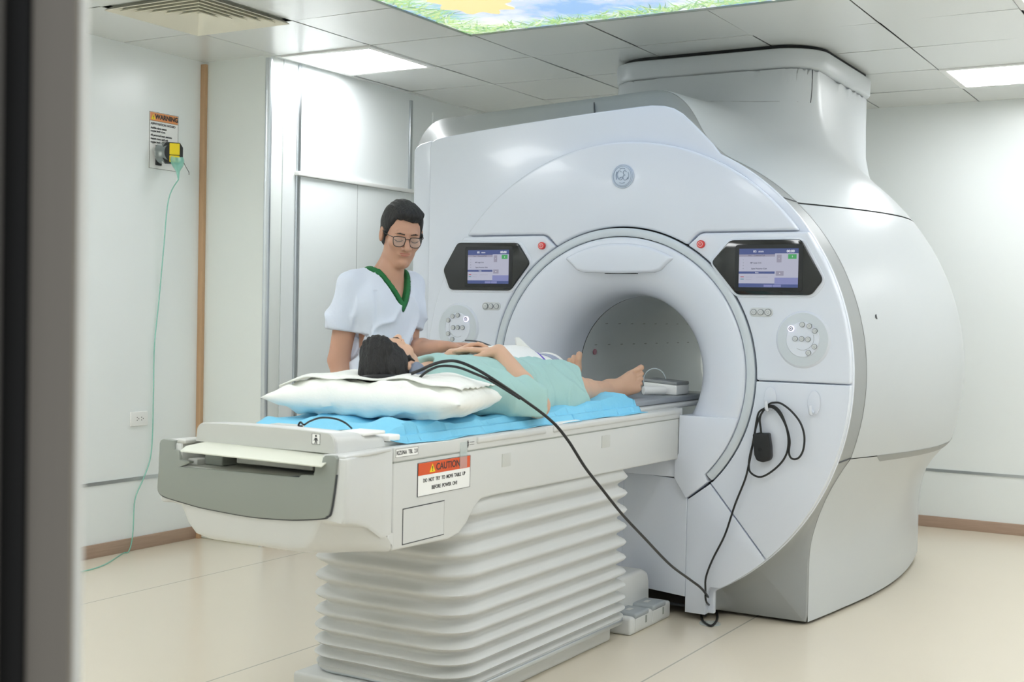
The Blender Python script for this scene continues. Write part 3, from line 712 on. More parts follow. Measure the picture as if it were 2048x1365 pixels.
# recess interior
m_ = MB(); m_.box((1.866, -1.32, .8205), (2.384, -1.122, .8235)); m_.box((1.866, -1.135, .8205), (2.384, -1.122, .884)); m_.box((1.862, -1.32, .8205), (1.868, -1.122, .886)); m_.box((2.382, -1.32, .8205), (2.388, -1.122, .886))
m_.obj('recess_liner', M['tblm'], tab, smooth=False)
box('recess_step', (1.868, -1.30, .824), (1.905, -1.14, .842), M['tblm'], tab, bevel=.003)
box('recess_step', (2.33, -1.30, .824), (2.382, -1.14, .836), M['tblg'], tab, bevel=.003)
box('recess_block', (1.905, -1.27, .824), (1.975, -1.14, .858), M['tblg'], tab, bevel=.004)
box('recess_block', (2.02, -1.262, .836), (2.30, -1.14, .868), M['tblm'], tab, bevel=.004)
box('ear_block', (1.843, -1.32, .885), (1.878, -1.14, .898), M['tblm'], tab, bevel=.005)
# top rim of the shell, right and left shoulders
for sg in (1, -1):
    x0, x1 = sorted((TX+sg*.262, TX+sg*.336))
    V = [(x0, -1.318, .884), (x1, -1.318, .884), (TX+sg*.300 if sg > 0 else x1, -1.056, .884), (x0 if sg > 0 else TX+sg*.300, -1.056, .884)]
    V = [(TX+sg*.262, -1.318, .882), (TX+sg*.334, -1.318, .882), (TX+sg*.300, -1.056, .882), (TX+sg*.262, -1.056, .882)]
    V += [(v[0], v[1], .893) for v in V]
    mk('shoulder', V, [(0, 1, 2, 3), (4, 5, 6, 7), (0, 1, 5, 4), (1, 2, 6, 5), (2, 3, 7, 6), (3, 0, 4, 7)], M['tblw'], tab, bevel=.004)
# sliding cradle with its raised end cover
crad = box('cradle', (TX-.262, -1.075, .886), (TX+.262, 1.95, .906), M['tblw'], tab, bevel=.006)
def capsec(y, x0, x1, zt, r, z0=.893):
    P_ = [(x0, z0), (x0+.003, zt-r)]+[(x0+.003+r*(1-math.cos(a)), zt-r+r*math.sin(a)) for a in np.linspace(.2, PI/2, 6)]
    P_ += [(x0+(x1-x0)*q, zt+.004*math.sin(PI*q)) for q in (.2, .4, .6, .8)]
    P_ += [(x1-.003-r*(1-math.sin(a)), zt-r+r*math.cos(a)) for a in np.linspace(0, PI/2-.2, 6)]+[(x1-.003, zt-r), (x1, z0)]
    return [(x, y, z) for x, z in P_]
cap_ = mk('end_cover', *loft([capsec(-1.284, 1.892, 2.392, .944, .026), capsec(-1.276, 1.884, 2.399, .947, .028), capsec(-1.20, 1.882, 2.400, .944, .028), capsec(-1.15, 1.882, 2.398, .938, .026)]), M['tblw'], tab)
mk('end_cover', *loft([capsec(-1.149, 1.893, 2.390, .934, .020), capsec(-1.07, 1.895, 2.388, .926, .018), capsec(-1.045, 1.90, 2.384, .918, .014)]), M['tblw'], tab)
mk('end_plate', *loft([capsec(-1.2885, 1.888, 2.396, .946, .026, .8925), capsec(-1.283, 1.886, 2.398, .948, .027, .8925)]), M['tblm'], tab)
box('cover_latch', (2.302, -1.16, .930), (2.394, -1.055, .940), M['white'], tab, bevel=.004)
box('cover_latch', (2.33, -1.04, .906), (2.395, -.985, .924), M['white'], tab, bevel=.004)
V, F = tubegeo([(2.30, -1.166, .9405), (2.30, -1.10, .938), (2.30, -1.05, .924)], .0012, 5); mk('cover_seam', V, F, M['groove'], tab)
box('cover_insert', (2.0, -1.10, .930), (2.10, -1.06, .9375), M['tblm'], tab, bevel=.002)
# patient icon
ic = box('patient_icon', (2.318, -1.2900, .914), (2.348, -1.2885, .944), M['white'], tab, bevel=0)
m_ = MB()
for a, b in (((2.3185, .9145), (2.3195, .9435)), ((2.3465, .9145), (2.3475, .9435)), ((2.3185, .9145), (2.3475, .9155)), ((2.3185, .9425), (2.3475, .9435))): m_.box((a[0], -1.2905, a[1]), (b[0], -1.2895, b[1]))
disc(m_, (2.333, .937), .003, -1.2905, -1.2895, 12)
for P in ([(2.3295, .932), (2.3365, .932), (2.3355, .924), (2.3305, .924)], [(2.3305, .925), (2.333, .925), (2.331, .916), (2.3285, .916)], [(2.333, .925), (2.3355, .925), (2.3375, .916), (2.335, .916)], [(2.3295, .932), (2.331, .931), (2.327, .923), (2.3255, .924)], [(2.335, .931), (2.3365, .932), (2.3405, .924), (2.339, .923)]): m_.add(*prism(P, 'y', -1.2905, -1.2895))
m_.obj('patient_icon', M['ink'], ic, smooth=False)
# white slide board in the slot
V = [(1.895, -1.352, .868), (2.400, -1.352, .866), (2.392, -1.27, .888), (1.96, -1.27, .8895), (1.925, -1.335, .876)]
V = [(1.893, -1.355, .867), (2.402, -1.350, .862), (2.404, -1.30, .884), (2.36, -1.27, .889), (1.93, -1.27, .892), (1.915, -1.325, .884), (1.895, -1.335, .879)]
V += [(a, b, c+.004) for a, b, c in V]; n = 7
mk('slide_board', V, [tuple(range(n))[::-1], tuple(range(n, 2*n))]+[(i, (i+1) % n, (i+1) % n+n, i+n) for i in range(n)], M['board'], tab, bevel=.001)
# bellows
tips = [.650, .585, .520, .455, .392, .332, .276, .224, .176, .134]
prof = []
for i, z in enumerate(tips):
    gap = (tips[i]-tips[i+1]) if i < len(tips)-1 else .036
    for q in np.linspace(0, 1, 9)[:-1]: prof.append((z-gap*q, .5+.5*math.cos(2*PI*q)))
prof = [(.70, 0.1), (.685, .3)]+[(z, (a**1.1)) for z, a in prof]+[(.100, .75), (.088, .7)]
rings = []
for z, a in prof:
    g = .030*(1-a); dz = 0
    P = rrect(TX-.325+g, -.70+g, TX+.30-g+.002, .585-g, .115, 7)
    rings.append([(x, y, z) for x, y in P])
V, F = loft(rings); bel = mk('bellows', V, F, M['bellow'], tab)
sharp(bel, 80)
rail = [(x, y) for x, y in rrect(TX-.31, -.685, TX+.30, .57, .11, 7)]
mk('bellows_rail', *loft([[(x, y, z) for x, y in rail] for z in (.078, .094)]), M['alu'], tab, bevel=.003)
m_ = MB()
for y in (-.35, .02, .40): disc(m_, (y, .112), .006, TX+.285, TX+.3045, 10, ax='x')
# base plate, widening into the pedal step
P = [(TX-.30, -.72), (TX+.21, -.74), (TX+.235, -.60), (TX+.238, .36), (TX+.245, .46), (TX+.268, .54), (TX+.272, .62), (TX+.272, .98), (TX-.272, .98), (TX-.272, .55), (TX-.30, .4)]
P = [(TX+.31, -.70)]+[(TX+.243, -.5)][0:0]+[(x, y) for x, y in P[1:]][0:0] or P
base = pr('base_plate', P, 'z', 0, .062, M['tblw'], tab, bevel=.010, seg=3)
pr('base_kick', [(TX-.33, -.73), (TX+.24, -.73), (TX+.24, .5), (TX-.33, .5)], 'z', .0, .075, M['tblw'], tab, bevel=.01)
# stepped column cover at the foot of the scanner
P = [(.50, .06), (.50, .21), (.90, .21), (.955, .19), (.97, .15), (.975, .06)]
pr('column_cover', P, 'x', TX-.19, TX+.19, M['tblw'], tab, bevel=.016, seg=4, angle=25)
box('pedal_step', (TX+.10, .60, .0), (TX+.278, .997, .072), M['tblw'], tab, bevel=.012)
for y0 in (.635, .805):
    pd = box('foot_pedal', (TX+.175, y0, .060), (TX+.283, y0+.135, .084), M['pedal'], tab, bevel=.010)
    box('pedal_mark', (TX+.215, y0+.045, .0838), (TX+.235, y0+.085, .0848), M['tblm'], pd, bevel=0)
    box('pedal_skirt', (TX+.275, y0+.005, .012), (TX+.2815, y0+.13, .062), M['tblw'], tab, bevel=.003)
    box('pedal_slot', (TX+.2808, y0+.098, .030), (TX+.2822, y0+.112, .060), M['tblg'], tab, bevel=0)
# side details (facing +x)
XS_ = TX+.30
st = box('caution_label', (XS_, -.932, .737), (XS_+.0015, -.648, .836), M['white'], tab, bevel=0)
box('orange_header', (XS_+.0012, -.930, .7985), (XS_+.0021, -.650, .8345), M['orange'], st, bevel=0)
text('caution_text', 'CAUTION', .029, (XS_+.0022, -.772, .8165), '+x', M['ink'], st, bold=.0005, sx=1.0)
text('caution_text', 'DO  NOT  TRY  TO  MOVE  TABLE  UP', .0155, (XS_+.0018, -.79, .7815), '+x', M['ink'], st, bold=.0003, sx=.86)
text('caution_text', 'BEFORE  POWER  ON!', .0155, (XS_+.0018, -.79, .7575), '+x', M['ink'], st, bold=.0003, sx=.9)
m_ = MB(); m_.add(*prism([(-.872, .804), (-.842, .804), (-.857, .829)], 'x', XS_+.0016, XS_+.0025)); tri = m_.obj('warning_triangle', M['yellow'], st, smooth=False)
text('exclamation_mark', '!', .020, (XS_+.0028, -.857, .8135), '+x', M['ink'], st, bold=.0004)
m_ = MB()
for a, b in (((-.932, .737), (-.648, .7378)), ((-.932, .8352), (-.648, .836)), ((-.932, .737), (-.9312, .836)), ((-.6488, .737), (-.648, .836))): m_.box((XS_, a[0], a[1]), (XS_+.0023, b[0], b[1]))
m_.obj('label_border', M['ink'], st, smooth=False)
nm = box('name_label', (XS_+.0025, -1.046, .8625), (XS_+.0035, -.935, .8865), M['white'], tab, bevel=0)
text('name_text', 'KIZUNA  TBL  2.0', .0165, (XS_+.0036, -.990, .8745), '+x', M['ink'], nm, bold=.0003, sx=.82)
m_ = MB()
for a, b in (((-1.046, .8625), (-.935, .8631)), ((-1.046, .8859), (-.935, .8865)), ((-1.046, .8625), (-1.0454, .8865)), ((-.9356, .8625), (-.935, .8865))): m_.box((XS_+.003, a[0], a[1]), (XS_+.0039, b[0], b[1]))
m_.obj('label_border', M['ink'], nm, smooth=False)
# access plate outline, small latch plates, tape, rail grip
pl = box('access_plate', (XS_-.001, -1.000, .609), (XS_+.0012, -.790, .7085), M['tblw'], tab, bevel=0)
m_ = MB()
for a, b in (((-1.003, .606), (-.787, .6085)), ((-1.003, .7085), (-.787, .7115)), ((-1.003, .606), (-1.0, .7115))): m_.box((XS_-.001, a[0], a[1]), (XS_+.0008, b[0], b[1]))
m_.box((XS_-.001, -.7895, .606), (XS_+.0008, -.7885, .7115)); m_.obj('plate_gap', M['groove'], pl, smooth=False)
box('latch_plate', (XS_, -.455, .779), (XS_+.0018, -.40, .822), M['tblm'], tab, bevel=.0008)
box('latch_plate', (XS_, .265, .782), (XS_+.0018, .335, .828), M['tblm'], tab, bevel=.0008)
box('clear_tape', (XS_+.002, -.71, .80), (XS_+.0042, -.67, .880), M['film'], tab, bevel=0)
m_ = MB(); m_.box((XS_+.003, -.655, .876), (XS_+.0037, -.630, .8772)); m_.box((XS_+.003, -.655, .868), (XS_+.0037, -.630, .8692)); m_.add(*prism([(-.672, .873), (-.660, .873), (-.666, .884)], 'x', XS_+.003, XS_+.0037)); m_.add(*prism([(-.672, .871), (-.660, .871), (-.666, .860)], 'x', XS_+.003, XS_+.0037))
m_.obj('lift_mark', M['ink'], tab, smooth=False)
for y0, y1 in ((-.615, -.17), (-.12, 1.0)):
    box('rail_grip', (TX+.290, y0, .868), (TX+.308, y1, .8905), M['tblw'], tab, bevel=.007)
box('sheet_clip', (2.386, -.07, .889), (2.414, .10, .898), M['white'], tab, bevel=.003)
# seam of the head shell on the side
# table pad inside the bore
# ================================================================== THINGS ON AND AROUND
# --- wall sign and oxygen monitor
sg_ = empty('warning_sign', (XL+.003, .882, 2.0), 'white WARNING sign with orange header behind the oxygen monitor on left wall', 'warning sign')
bd = box('sign_board', (XL, .780, 2.003), (XL+.004, .984, 2.300), M['white'], sg_, bevel=0)
box('orange_header', (XL+.004, .784, 2.254), (XL+.0046, .980, 2.297), M['orange2'], sg_, bevel=0)
m_ = MB()
for a, b in (((.780, 2.003), (.7815, 2.30)), ((.9825, 2.003), (.984, 2.30)), ((.780, 2.003), (.984, 2.0045)), ((.78, 2.2985), (.984, 2.30)), ((.78, 2.2525), (.984, 2.254))): m_.box((XL+.003, a[0], a[1]), (XL+.0048, b[0], b[1]))
m_.obj('sign_border', M['ink'], sg_, smooth=False)
m_ = MB(); m_.add(*prism([(.790, 2.260), (.820, 2.260), (.805, 2.289)], 'x', XL+.0044, XL+.0052)); m_.obj('warning_triangle', M['yellow'], sg_, smooth=False)
text('exclamation_mark', '!', .022, (XL+.0054, .805, 2.271), '+x', M['ink'], sg_, bold=.0004)
text('sign_text', 'WARNING', .034, (XL+.005, .900, 2.276), '+x', M['ink'], sg_, bold=.0014, sx=.98)
for i, (s_, z) in enumerate((('ASPHYXIATION HAZARD', 2.238), ('Audible alarm means', 2.216), ('oxygen level is low.', 2.200), ('All personnel must evacuate', 2.178), ('magnet room until safe', 2.160), ('oxygen level is restored.', 2.142))):
    text('sign_text', s_, .0165 if i == 0 else .0155, (XL+.005, .788, z), '+x', M['ink'], sg_, align='LEFT', bold=.0003, sx=.93 if i == 0 else .85)
mon = empty('oxygen_monitor', (XL+.01, .88, 2.03), 'black and yellow oxygen monitor on a swivel bracket over the warning sign', 'oxygen monitor')
box('mount_plate', (XL+.004, .822, 2.022), (XL+.016, .860, 2.128), M['black'], mon, bevel=.003)
a_ = math.radians(-32); c_, s_ = math.cos(a_), math.sin(a_)
def rot2(P_, cx, cy): return [(cx+(x*c_-y*s_), cy+(x*s_+y*c_)) for x, y in P_]
# housing: faces the camera side
A_ = np.array([XL+.105, .850]); n2 = np.array([.80, -.60]); t2 = np.array([.60, .80])
def mon_prism(name, P_, d0, d1, m, bev=.003):
    V, F = prism(P_, 'y', 0, 1); V = np.array(V)
    W = np.stack([A_[0]+t2[0]*V[:, 0]+n2[0]*(d0+(d1-d0)*(1-V[:, 1])), A_[1]+t2[1]*V[:, 0]+n2[1]*(d0+(d1-d0)*(1-V[:, 1])), V[:, 2]], -1)
    return mk(name, W, F, m, mon, bevel=bev)
zc = 2.085
oct_ = [(-.052, zc-.030), (-.036, zc-.055), (.036, zc-.055), (.052, zc-.030), (.052, zc+.030), (.036, zc+.055), (-.036, zc+.055), (-.052, zc+.030)]
mon_prism('housing', oct_, -.05, 0, M['black'], .004)
mon_prism('yellow_plate', rrect(-.018, zc-.010, .034, zc+.050, .003), .0, .002, M['yellow'], .0005)
mon_prism('yellow_plate', rrect(-.018, zc-.048, .034, zc-.014, .003), .0, .002, M['yellow'], .0005)
mon_prism('dial', arc(.022, zc-.032, .008, 0, 345, 15), .002, .006, M['black'], .001); mon_prism('dial', arc(-.004, zc-.032, .006, 0, 345, 15), .002, .004, M['white'], .001)
V, F = tubegeo([(XL+.012, .845, 2.08), (XL+.05, .85, 2.09), (A_[0]-n2[0]*.045, A_[1]-n2[1]*.045, 2.09)], .012, 12); mk('bracket', V, F, M['white'], mon)
box('hook', (XL+.004, .868, 2.130), (XL+.02, .880, 2.150), M['tblg'], mon, bevel=.002)
tube('sensor_lead', [(A_[0]+.03, A_[1]+.04, 2.05), (A_[0]+.04, A_[1]+.05, 2.02), (A_[0]+.045, A_[1]+.07, 1.99), (A_[0]+.045, A_[1]+.072, 1.975)], .0016, M['cable'], mon, 6)
V = []; F = []
rings = []
for k in range(13):
    t_ = k/12; c0 = np.array([A_[0]-.015+.02*t_, A_[1]-.055+.05*t_, 2.03+.085*math.sin(PI*t_)]); rings.append([c0+np.array([.026*math.cos(2*PI*j/12)*(.6+.4*math.sin(PI*t_)), .012*math.cos(2*PI*j/12), .032*math.sin(2*PI*j/12)]) for j in range(12)])
rings = []
for k in range(9):
    t_ = k/8; r_ = .055*(1-.25*t_); c0 = np.array([XL+.03+.06*t_, .845+.0*t_, 2.085]); rings.append([c0+np.array([0, r_*math.cos(2*PI*j/20), r_*1.02*math.sin(2*PI*j/20)]) for j in range(20)])
mk('clear_hood', *loft(rings, True, False), M['film'], mon)
# --- oxygen mask with tubing
mask = empty('oxygen_mask', (A_[0]+.0, A_[1], 1.98), 'pale green oxygen mask and tube hanging from the monitor to the floor', 'oxygen mask')
ctr = np.array([A_[0]+.012, A_[1]+.018])
rings = []
for z, rx in ((2.062, .040), (2.045, .044), (2.028, .040), (2.012, .030), (1.999, .019), (1.985, .011), (1.965, .0075), (1.945, .004)):
    rings.append([(ctr[0]+.6*rx*math.cos(2*PI*j/16)+.2*(2.06-z), ctr[1]+rx*math.sin(2*PI*j/16)-.25*(2.06-z)*.4, z+.003*math.sin(3*2*PI*j/16)) for j in range(16)])
mk('mask_cup', *loft(rings, True, False), M['teal'], mask)
e0 = (ctr[0]+.023, ctr[1]-.011, 1.945)
def LW(px, py, x=XL+.012):
    d = _f+_r2*((px-1024)/FPX)-_u2*((py-682.5)/FPX); t_ = (x-CAM[0])/d[0]; q = CAM+t_*d; return tuple(q)
def FLR(px, py, z=.004):
    d = _f+_r2*((px-1024)/FPX)-_u2*((py-682.5)/FPX); t_ = (z-CAM[2])/d[2]; return tuple(CAM+t_*d)
pts = [e0, LW(337, 400, XL+.05), LW(327, 500, XL+.03), LW(318, 600), LW(309, 690), LW(307, 780), LW(305, 870), LW(300, 920), LW(286, 960), LW(270, 1000), (XL+.018, .69, .11), (XL+.022, .675, .04), (XL+.05, .63, .008), FLR(245, 1108), FLR(205, 1132), FLR(150, 1146), FLR(80, 1150)]
tube('oxygen_tube', pts, .0032, M['teal'], mask, 8, 6)
# --- outlet
ol = empty('wall_outlet', (XL, .733, .66), 'white double wall socket low on the left wall', 'wall socket')
box('cover_plate', (XL, .674, .650), (XL+.010, .790, .726), M['white'], ol, bevel=.003)
for yc in (.722, .752):
    m_ = MB()
    for dy, dz in ((-.006, .007), (-.006, -.007), (.005, 0)): disc(m_, (yc+dy, .688+dz), .0028, XL+.0095, XL+.0105, 8, ax='x')
    for k in range(3): pass
    m_.obj('socket_holes', M['ink'], ol, smooth=False)
# --- adhesive hooks on the scanner
def hook(x, z, lab):
    t = empty('adhesive_hook', (x, 1.0, z-.05), lab, 'hook', 'white oval hooks on the scanner')
    V, F = prism([(x+.026*math.cos(a), z+.049*math.sin(a)) for a in np.linspace(0, 2*PI, 33)[:-1]], 'y', .992, 1.0)
    mk('hook_plate', V, F, M['cover'], t, bevel=.003)
    tube('hook_arm', [(x-.004, .995, z-.030), (x-.004, .982, z-.043), (x-.004, .966, z-.040), (x-.004, .958, z-.024), (x-.004, .957, z-.008)], [.0085]*0+[.0075]*33, M['cover'], t, 10)
    return t
hook(2.815, .951, 'white oval hook holding the coiled black cable'); hook(2.997, .945, 'empty white oval hook to the right of the coiled cable')
# --- cable, hanging loops and squeeze bulb
def FP(px, py, y=.975):
    d = _f+_r2*((px-1024)/FPX)-_u2*((py-682.5)/FPX); t_ = (y-CAM[1])/d[1]; return tuple(CAM+t_*d)
def XP(px, py, x):
    d = _f+_r2*((px-1024)/FPX)-_u2*((py-682.5)/FPX); t_ = (x-CAM[0])/d[0]; return tuple(CAM+t_*d)
cb = empty('headphone_cable', (2.5, 1.0, 0), 'long black cable from the patient headset to the hook on scanner', 'cable')
k4 = 1251/220
def K4(a, b, y=.972): return FP(1460+a/k4, 760+b/k4, y)
main1 = [XP(822, 748, 2.26), XP(838, 742, 2.28), XP(862, 731, 2.30), XP(885, 724, 2.31), XP(912, 723, 2.32), XP(945, 735, 2.36), XP(985, 758, 2.42), XP(1040, 795, 2.46), XP(1100, 840, 2.50), XP(1135, 880, 2.53), XP(1170, 935, 2.56), XP(1205, 980, 2.58), XP(1245, 1030, 2.60), XP(1290, 1078, 2.60), XP(1340, 1130, 2.60), XP(1380, 1160, 2.60), XP(1405, 1180, 2.60)]
tail = [FLR(1425, 1210, .03), FLR(1435, 1235, .006), FLR(1424, 1252, .006), FLR(1408, 1245, .006), FLR(1402, 1230, .008), FLR(1408, 1223, .012), FLR(1411, 1232, .012)]
loopup = [FLR(1430, 1218, .012), FP(1413, 1205, .97), FP(1411, 1180, .97), FP(1412, 1155, .97), FP(1425, 1120, .97), FP(1450, 1070, .97), FP(1470, 1010, .97), FP(1490, 960, .97)]
tube('cable_run', main1+tail, .0052, M['cable'], cb, 8, 8)
tube('cable_run', [XP(836, 760, 2.28), XP(852, 745, 2.30), XP(880, 733, 2.31), XP(915, 735, 2.34), XP(950, 748, 2.37), XP(985, 764, 2.42), XP(1040, 798, 2.465)], .0042, M['cable'], cb, 8, 8)
tube('cable_run', loopup+[K4(215, 960), K4(250, 780), K4(290, 560), K4(340, 420), K4(400, 325), K4(440, 300, .968), K4(500, 300), K4(580, 380), K4(650, 560), K4(680, 700), K4(670, 820), K4(690, 885), K4(735, 905), K4(790, 880), K4(835, 790), K4(845, 640), K4(800, 490), K4(700, 360), K4(580, 270), K4(490, 262, .968), K4(450, 275, .968), K4(400, 320), K4(330, 370), K4(300, 480), K4(270, 680), K4(230, 850), K4(215, 960), K4(230, 1050), K4(320, 1105), K4(420, 1080), K4(560, 970), K4(640, 850), K4(665, 700), K4(640, 540), K4(570, 400), K4(500, 325), K4(440, 310, .968), K4(380, 350), K4(340, 440), K4(350, 560), K4(357, 625)], .0042, M['cable'], cb, 8, 5)
sb = empty('call_bulb', FP(1526, 925, .97), 'black patient call bulb hanging from the hook on the scanner', 'call bulb')
V, F = prism([(p[0], p[2]) for p in (K4(268, 608), K4(455, 605), K4(452, 640), K4(470, 760), K4(475, 880), K4(455, 920), K4(380, 940), K4(310, 915), K4(285, 850), K4(272, 700))], 'y', .955, .993)
o = mk('bulb_body', V, F, M['black'], sb, bevel=.008, seg=4, angle=25)
p = K4(357, 790); m_ = MB(); disc(m_, (p[0], p[2]), .008, .9535, .957, 16); m_.obj('bulb_button', M['dark'], sb, smooth=False)
p = K4(357, 617); box('bulb_clip', (p[0]-.015, .957, p[2]-.004), (p[0]+.016, .99, p[2]+.004), M['dark'], sb, bevel=.001)
cs = MB(); q = FLR(1420, 1249, 0); disc(cs, (q[0], q[1]), .045, 0.0005, .004, 24, ax='z'); tag(cs.obj('floor_cap', M['film'], None, bevel=.001), 'small clear plastic disc on the floor under the cable loop', 'floor cap')
# --- thin mattress and blue sheet
from mathutils import noise as MNz
mt = box('mattress', (1.885, -.95, .907), (2.36, .655, .926), M['padg'], None, bevel=.008); tag(mt, 'thin grey mattress under the blue sheet on the table', 'mattress')
def sheet_z(x, y):
    s_ = .5+.5*math.sin(9*y+5*x); a = .0075+.006*math.sin(13*y+17*x)*math.sin(7*x-4*y)+.004*math.sin(31*y+9*x)*math.cos(23*x)
    return a
nx_, ny_ = 60, 170
V = []
for j in range(ny_+1):
    y = -1.035+j/ny_*1.70
    tj = j/ny_
    xl = 1.866+.012*math.sin(6*y); xr = 2.412+.006*math.sin(5.3*y+1)+.005*math.sin(13*y)
    if y < -.62: xr = 2.41+.012*math.sin(14*(y+.9))
    if y > .10: xr = 2.415+.010*math.sin((y-.35)*9)
    for i in range(nx_+1):
        u = i/nx_; x = xl+(xr-xl)*u; sk = -.12*(1-u)*0
        yy = y+.14*(1-u)*max(0, (tj-.75)/.25)+.015*math.sin(20*u)*(1 if j in (0, ny_) else .3)
        if j/ny_ < .12: yy = y+.36*(1-u)*(1-j/ny_/.12) if False else y
        z = .9285+max(0, sheet_z(x, y))
        wr = math.sin(26*(y-.55*x)+2*math.sin(6*x))
        edge = max(0, (u-.80)/.2)
        near = max(0, 1-abs(y+.83)/.22); far = max(0, min(1, (y-.28)/.25))
        q_ = 1-abs(MNz.noise(Vector((x*7, y*5+x*3, 1.7))))*2; z += .014*max(0, q_)**3
        z += .018*max(0, wr)**2*(.35+.9*far+.6*near)*(.4+.6*edge)
        z += .045*far*max(0, (u-.35))*max(0, math.sin(7*(y-.30))) 
        z -= .034*edge**2*(1+.4*math.sin(9*y)); z = max(z, .9285 if 1.883 < x < 2.362 else (.909+.004*math.sin(30*y) if x < 2.387 else .8935+.0015*math.sin(26*y)))
        if x > 2.386: z = .8935+.0012*math.sin(26*y)
        elif x > 2.362: z = min(z, .914)
        if tj < .045: z -= (.045-tj)/.045*(z-.911)*.9
        V.append((x, yy, z))
F = [(j*(nx_+1)+i, j*(nx_+1)+i+1, (j+1)*(nx_+1)+i+1, (j+1)*(nx_+1)+i) for j in range(ny_) for i in range(nx_)]
sh = mk('bed_sheet', V, F, M['sheet']); so = sh.modifiers.new('s', 'SOLIDIFY'); so.thickness = .0015; so.offset = 1; apply_mods(sh)
tag(sh, 'crumpled light blue disposable sheet covering the scanner table', 'sheet')
# --- pillow
def pillow_mesh(c, L, W, T, ang, seed=1):
    ca, sa = math.cos(ang), math.sin(ang); V = []; nu, nv = 64, 44
    r_ = random.Random(seed); ph = [r_.uniform(0, 6) for _ in range(8)]
    for side in (1, -1):
        for j in range(nv+1):
            for i in range(nu+1):
                u = i/nu*2-1; v = j/nv*2-1
                e = max(0, (1-abs(u)**2.6))*max(0, (1-abs(v)**2.6)); h = T/2*e**.48
                cu = 1-.07*(1-abs(u)**3)*abs(v)**3; cv = 1-.05*(1-abs(v)**3)*abs(u)**3
                x = u*L/2*cv; y = v*W/2*cu
                wr = .006*math.sin(9*u+ph[0]+3*v)*math.sin(5*v+ph[1])+.005*math.sin(22*v+6*u+ph[2])*abs(v)**1.5+.006*math.sin(26*u+5*v+ph[3])*abs(v)**2+.004*math.sin(30*math.hypot(u-.8, v-.8)+ph[4])
                z = side*h+wr*min(1, e*3)
                if side < 0: z = max(z*.9, -T*.36)
                V.append((c[0]+x*ca-y*sa, c[1]+x*sa+y*ca, c[2]+z))
    n = nu+1; m0 = (nu+1)*(nv+1); F = []
    for j in range(nv):
        for i in range(nu):
            a = j*n+i; F.append((a, a+1, a+n+1, a+n)); F.append((m0+a, m0+a+n, m0+a+n+1, m0+a+1))
    return V, F
PC = (2.11, -.655, 1.002)
V, F = pillow_mesh(PC, .66, .50, .150, math.radians(14))
V = np.array(V)
d = np.hypot(V[:, 0]-2.10, (V[:, 1]+.66)*.8); V[:, 2] -= np.where(V[:, 2] > PC[2], .032*np.exp(-(d/.10)**2), 0)
pe = empty('pillow', (PC[0], PC[1], .93), 'plump off-white pillow under the lying patient head on the blue sheet', 'pillow')
plw = mk('pillowcase', V, F, M['pillow'], pe)
bm = bmesh.new(); bm.from_mesh(plw.data); bmesh.ops.remove_doubles(bm, verts=bm.verts, dist=.0006); bmesh.ops.recalc_face_normals(bm, faces=bm.faces); bm.to_mesh(plw.data); bm.free()
# folded cloth on the pillow
V = []; nx_, ny_ = 40, 20
ca, sa = math.cos(math.radians(14)), math.sin(math.radians(14))
for j in range(ny_+1):
    for i in range(nx_+1):
        u = i/nx_*2-1; v = j/ny_*2-1; x = u*.30; y = .015+v*.19+.01*math.sin(7*u)
        uu, vv = x/.33, y/.25; e = max(0, (1-abs(uu)**2.6))*max(0, (1-abs(vv)**2.6)); h = .075*e**.48
        z = h+.007+.004*math.sin(11*u+3*v)+.003*math.sin(23*v)
        X, Y = PC[0]+x*ca-y*sa, PC[1]+x*sa+y*ca; dd = math.hypot(X-2.10, (Y+.66)*.8); z -= .032*math.exp(-(dd/.10)**2)
        V.append((X, Y, PC[2]+z))
F = [(j*(nx_+1)+i, j*(nx_+1)+i+1, (j+1)*(nx_+1)+i+1, (j+1)*(nx_+1)+i) for j in range(ny_) for i in range(nx_)]
cl = mk('head_cloth', V, F, M['pillow']); so = cl.modifiers.new('s', 'SOLIDIFY'); so.thickness = .003; so.offset = 1; apply_mods(cl)
tag(cl, 'thin white cloth laid over the pillow under the patient', 'cloth')
# --- grey pad and connector block in the bore
pad = box('table_pad', (TX-.21, .69, .907), (TX+.235, 1.42, .930), M['padg'], None, bevel=.006); tag(pad, 'flat grey pad on the table beyond the patient feet, in the tunnel', 'pad')
cn = empty('coil_connector', (2.24, 1.27, .93), 'white and grey coil connector block behind the near foot', 'connector')
V = np.array([(2.16, 1.19, .931), (2.32, 1.19, .931), (2.32, 1.33, .931), (2.16, 1.33, .931), (2.16, 1.19, .985), (2.32, 1.19, .975), (2.32, 1.33, .975), (2.16, 1.33, .985)])
mk('connector_body', V, [(0, 3, 2, 1), (4, 5, 6, 7), (0, 1, 5, 4), (1, 2, 6, 5), (2, 3, 7, 6), (3, 0, 4, 7)], M['white'], cn, bevel=.006)
V[:, 2] = [.986]*0+[.985, .975, .975, .985, .999, .989, .989, .999]
mk('connector_lid', V, [(0, 3, 2, 1), (4, 5, 6, 7), (0, 1, 5, 4), (1, 2, 6, 5), (2, 3, 7, 6), (3, 0, 4, 7)], M['band'], cn, bevel=.004)
V, F = tubegeo([(2.20, 1.10, .951), (2.27, 1.18, .951)], .019, 16); mk('connector_plug', V, F, M['white'], cn, bevel=.003)
V, F = tubegeo([(2.16+.055*math.cos(a), 1.31, .985+.055*math.sin(a)) for a in np.linspace(-.4, PI+.4, 20)], .0025, 8); mk('connector_lead', V, F, M['film2'], cn)
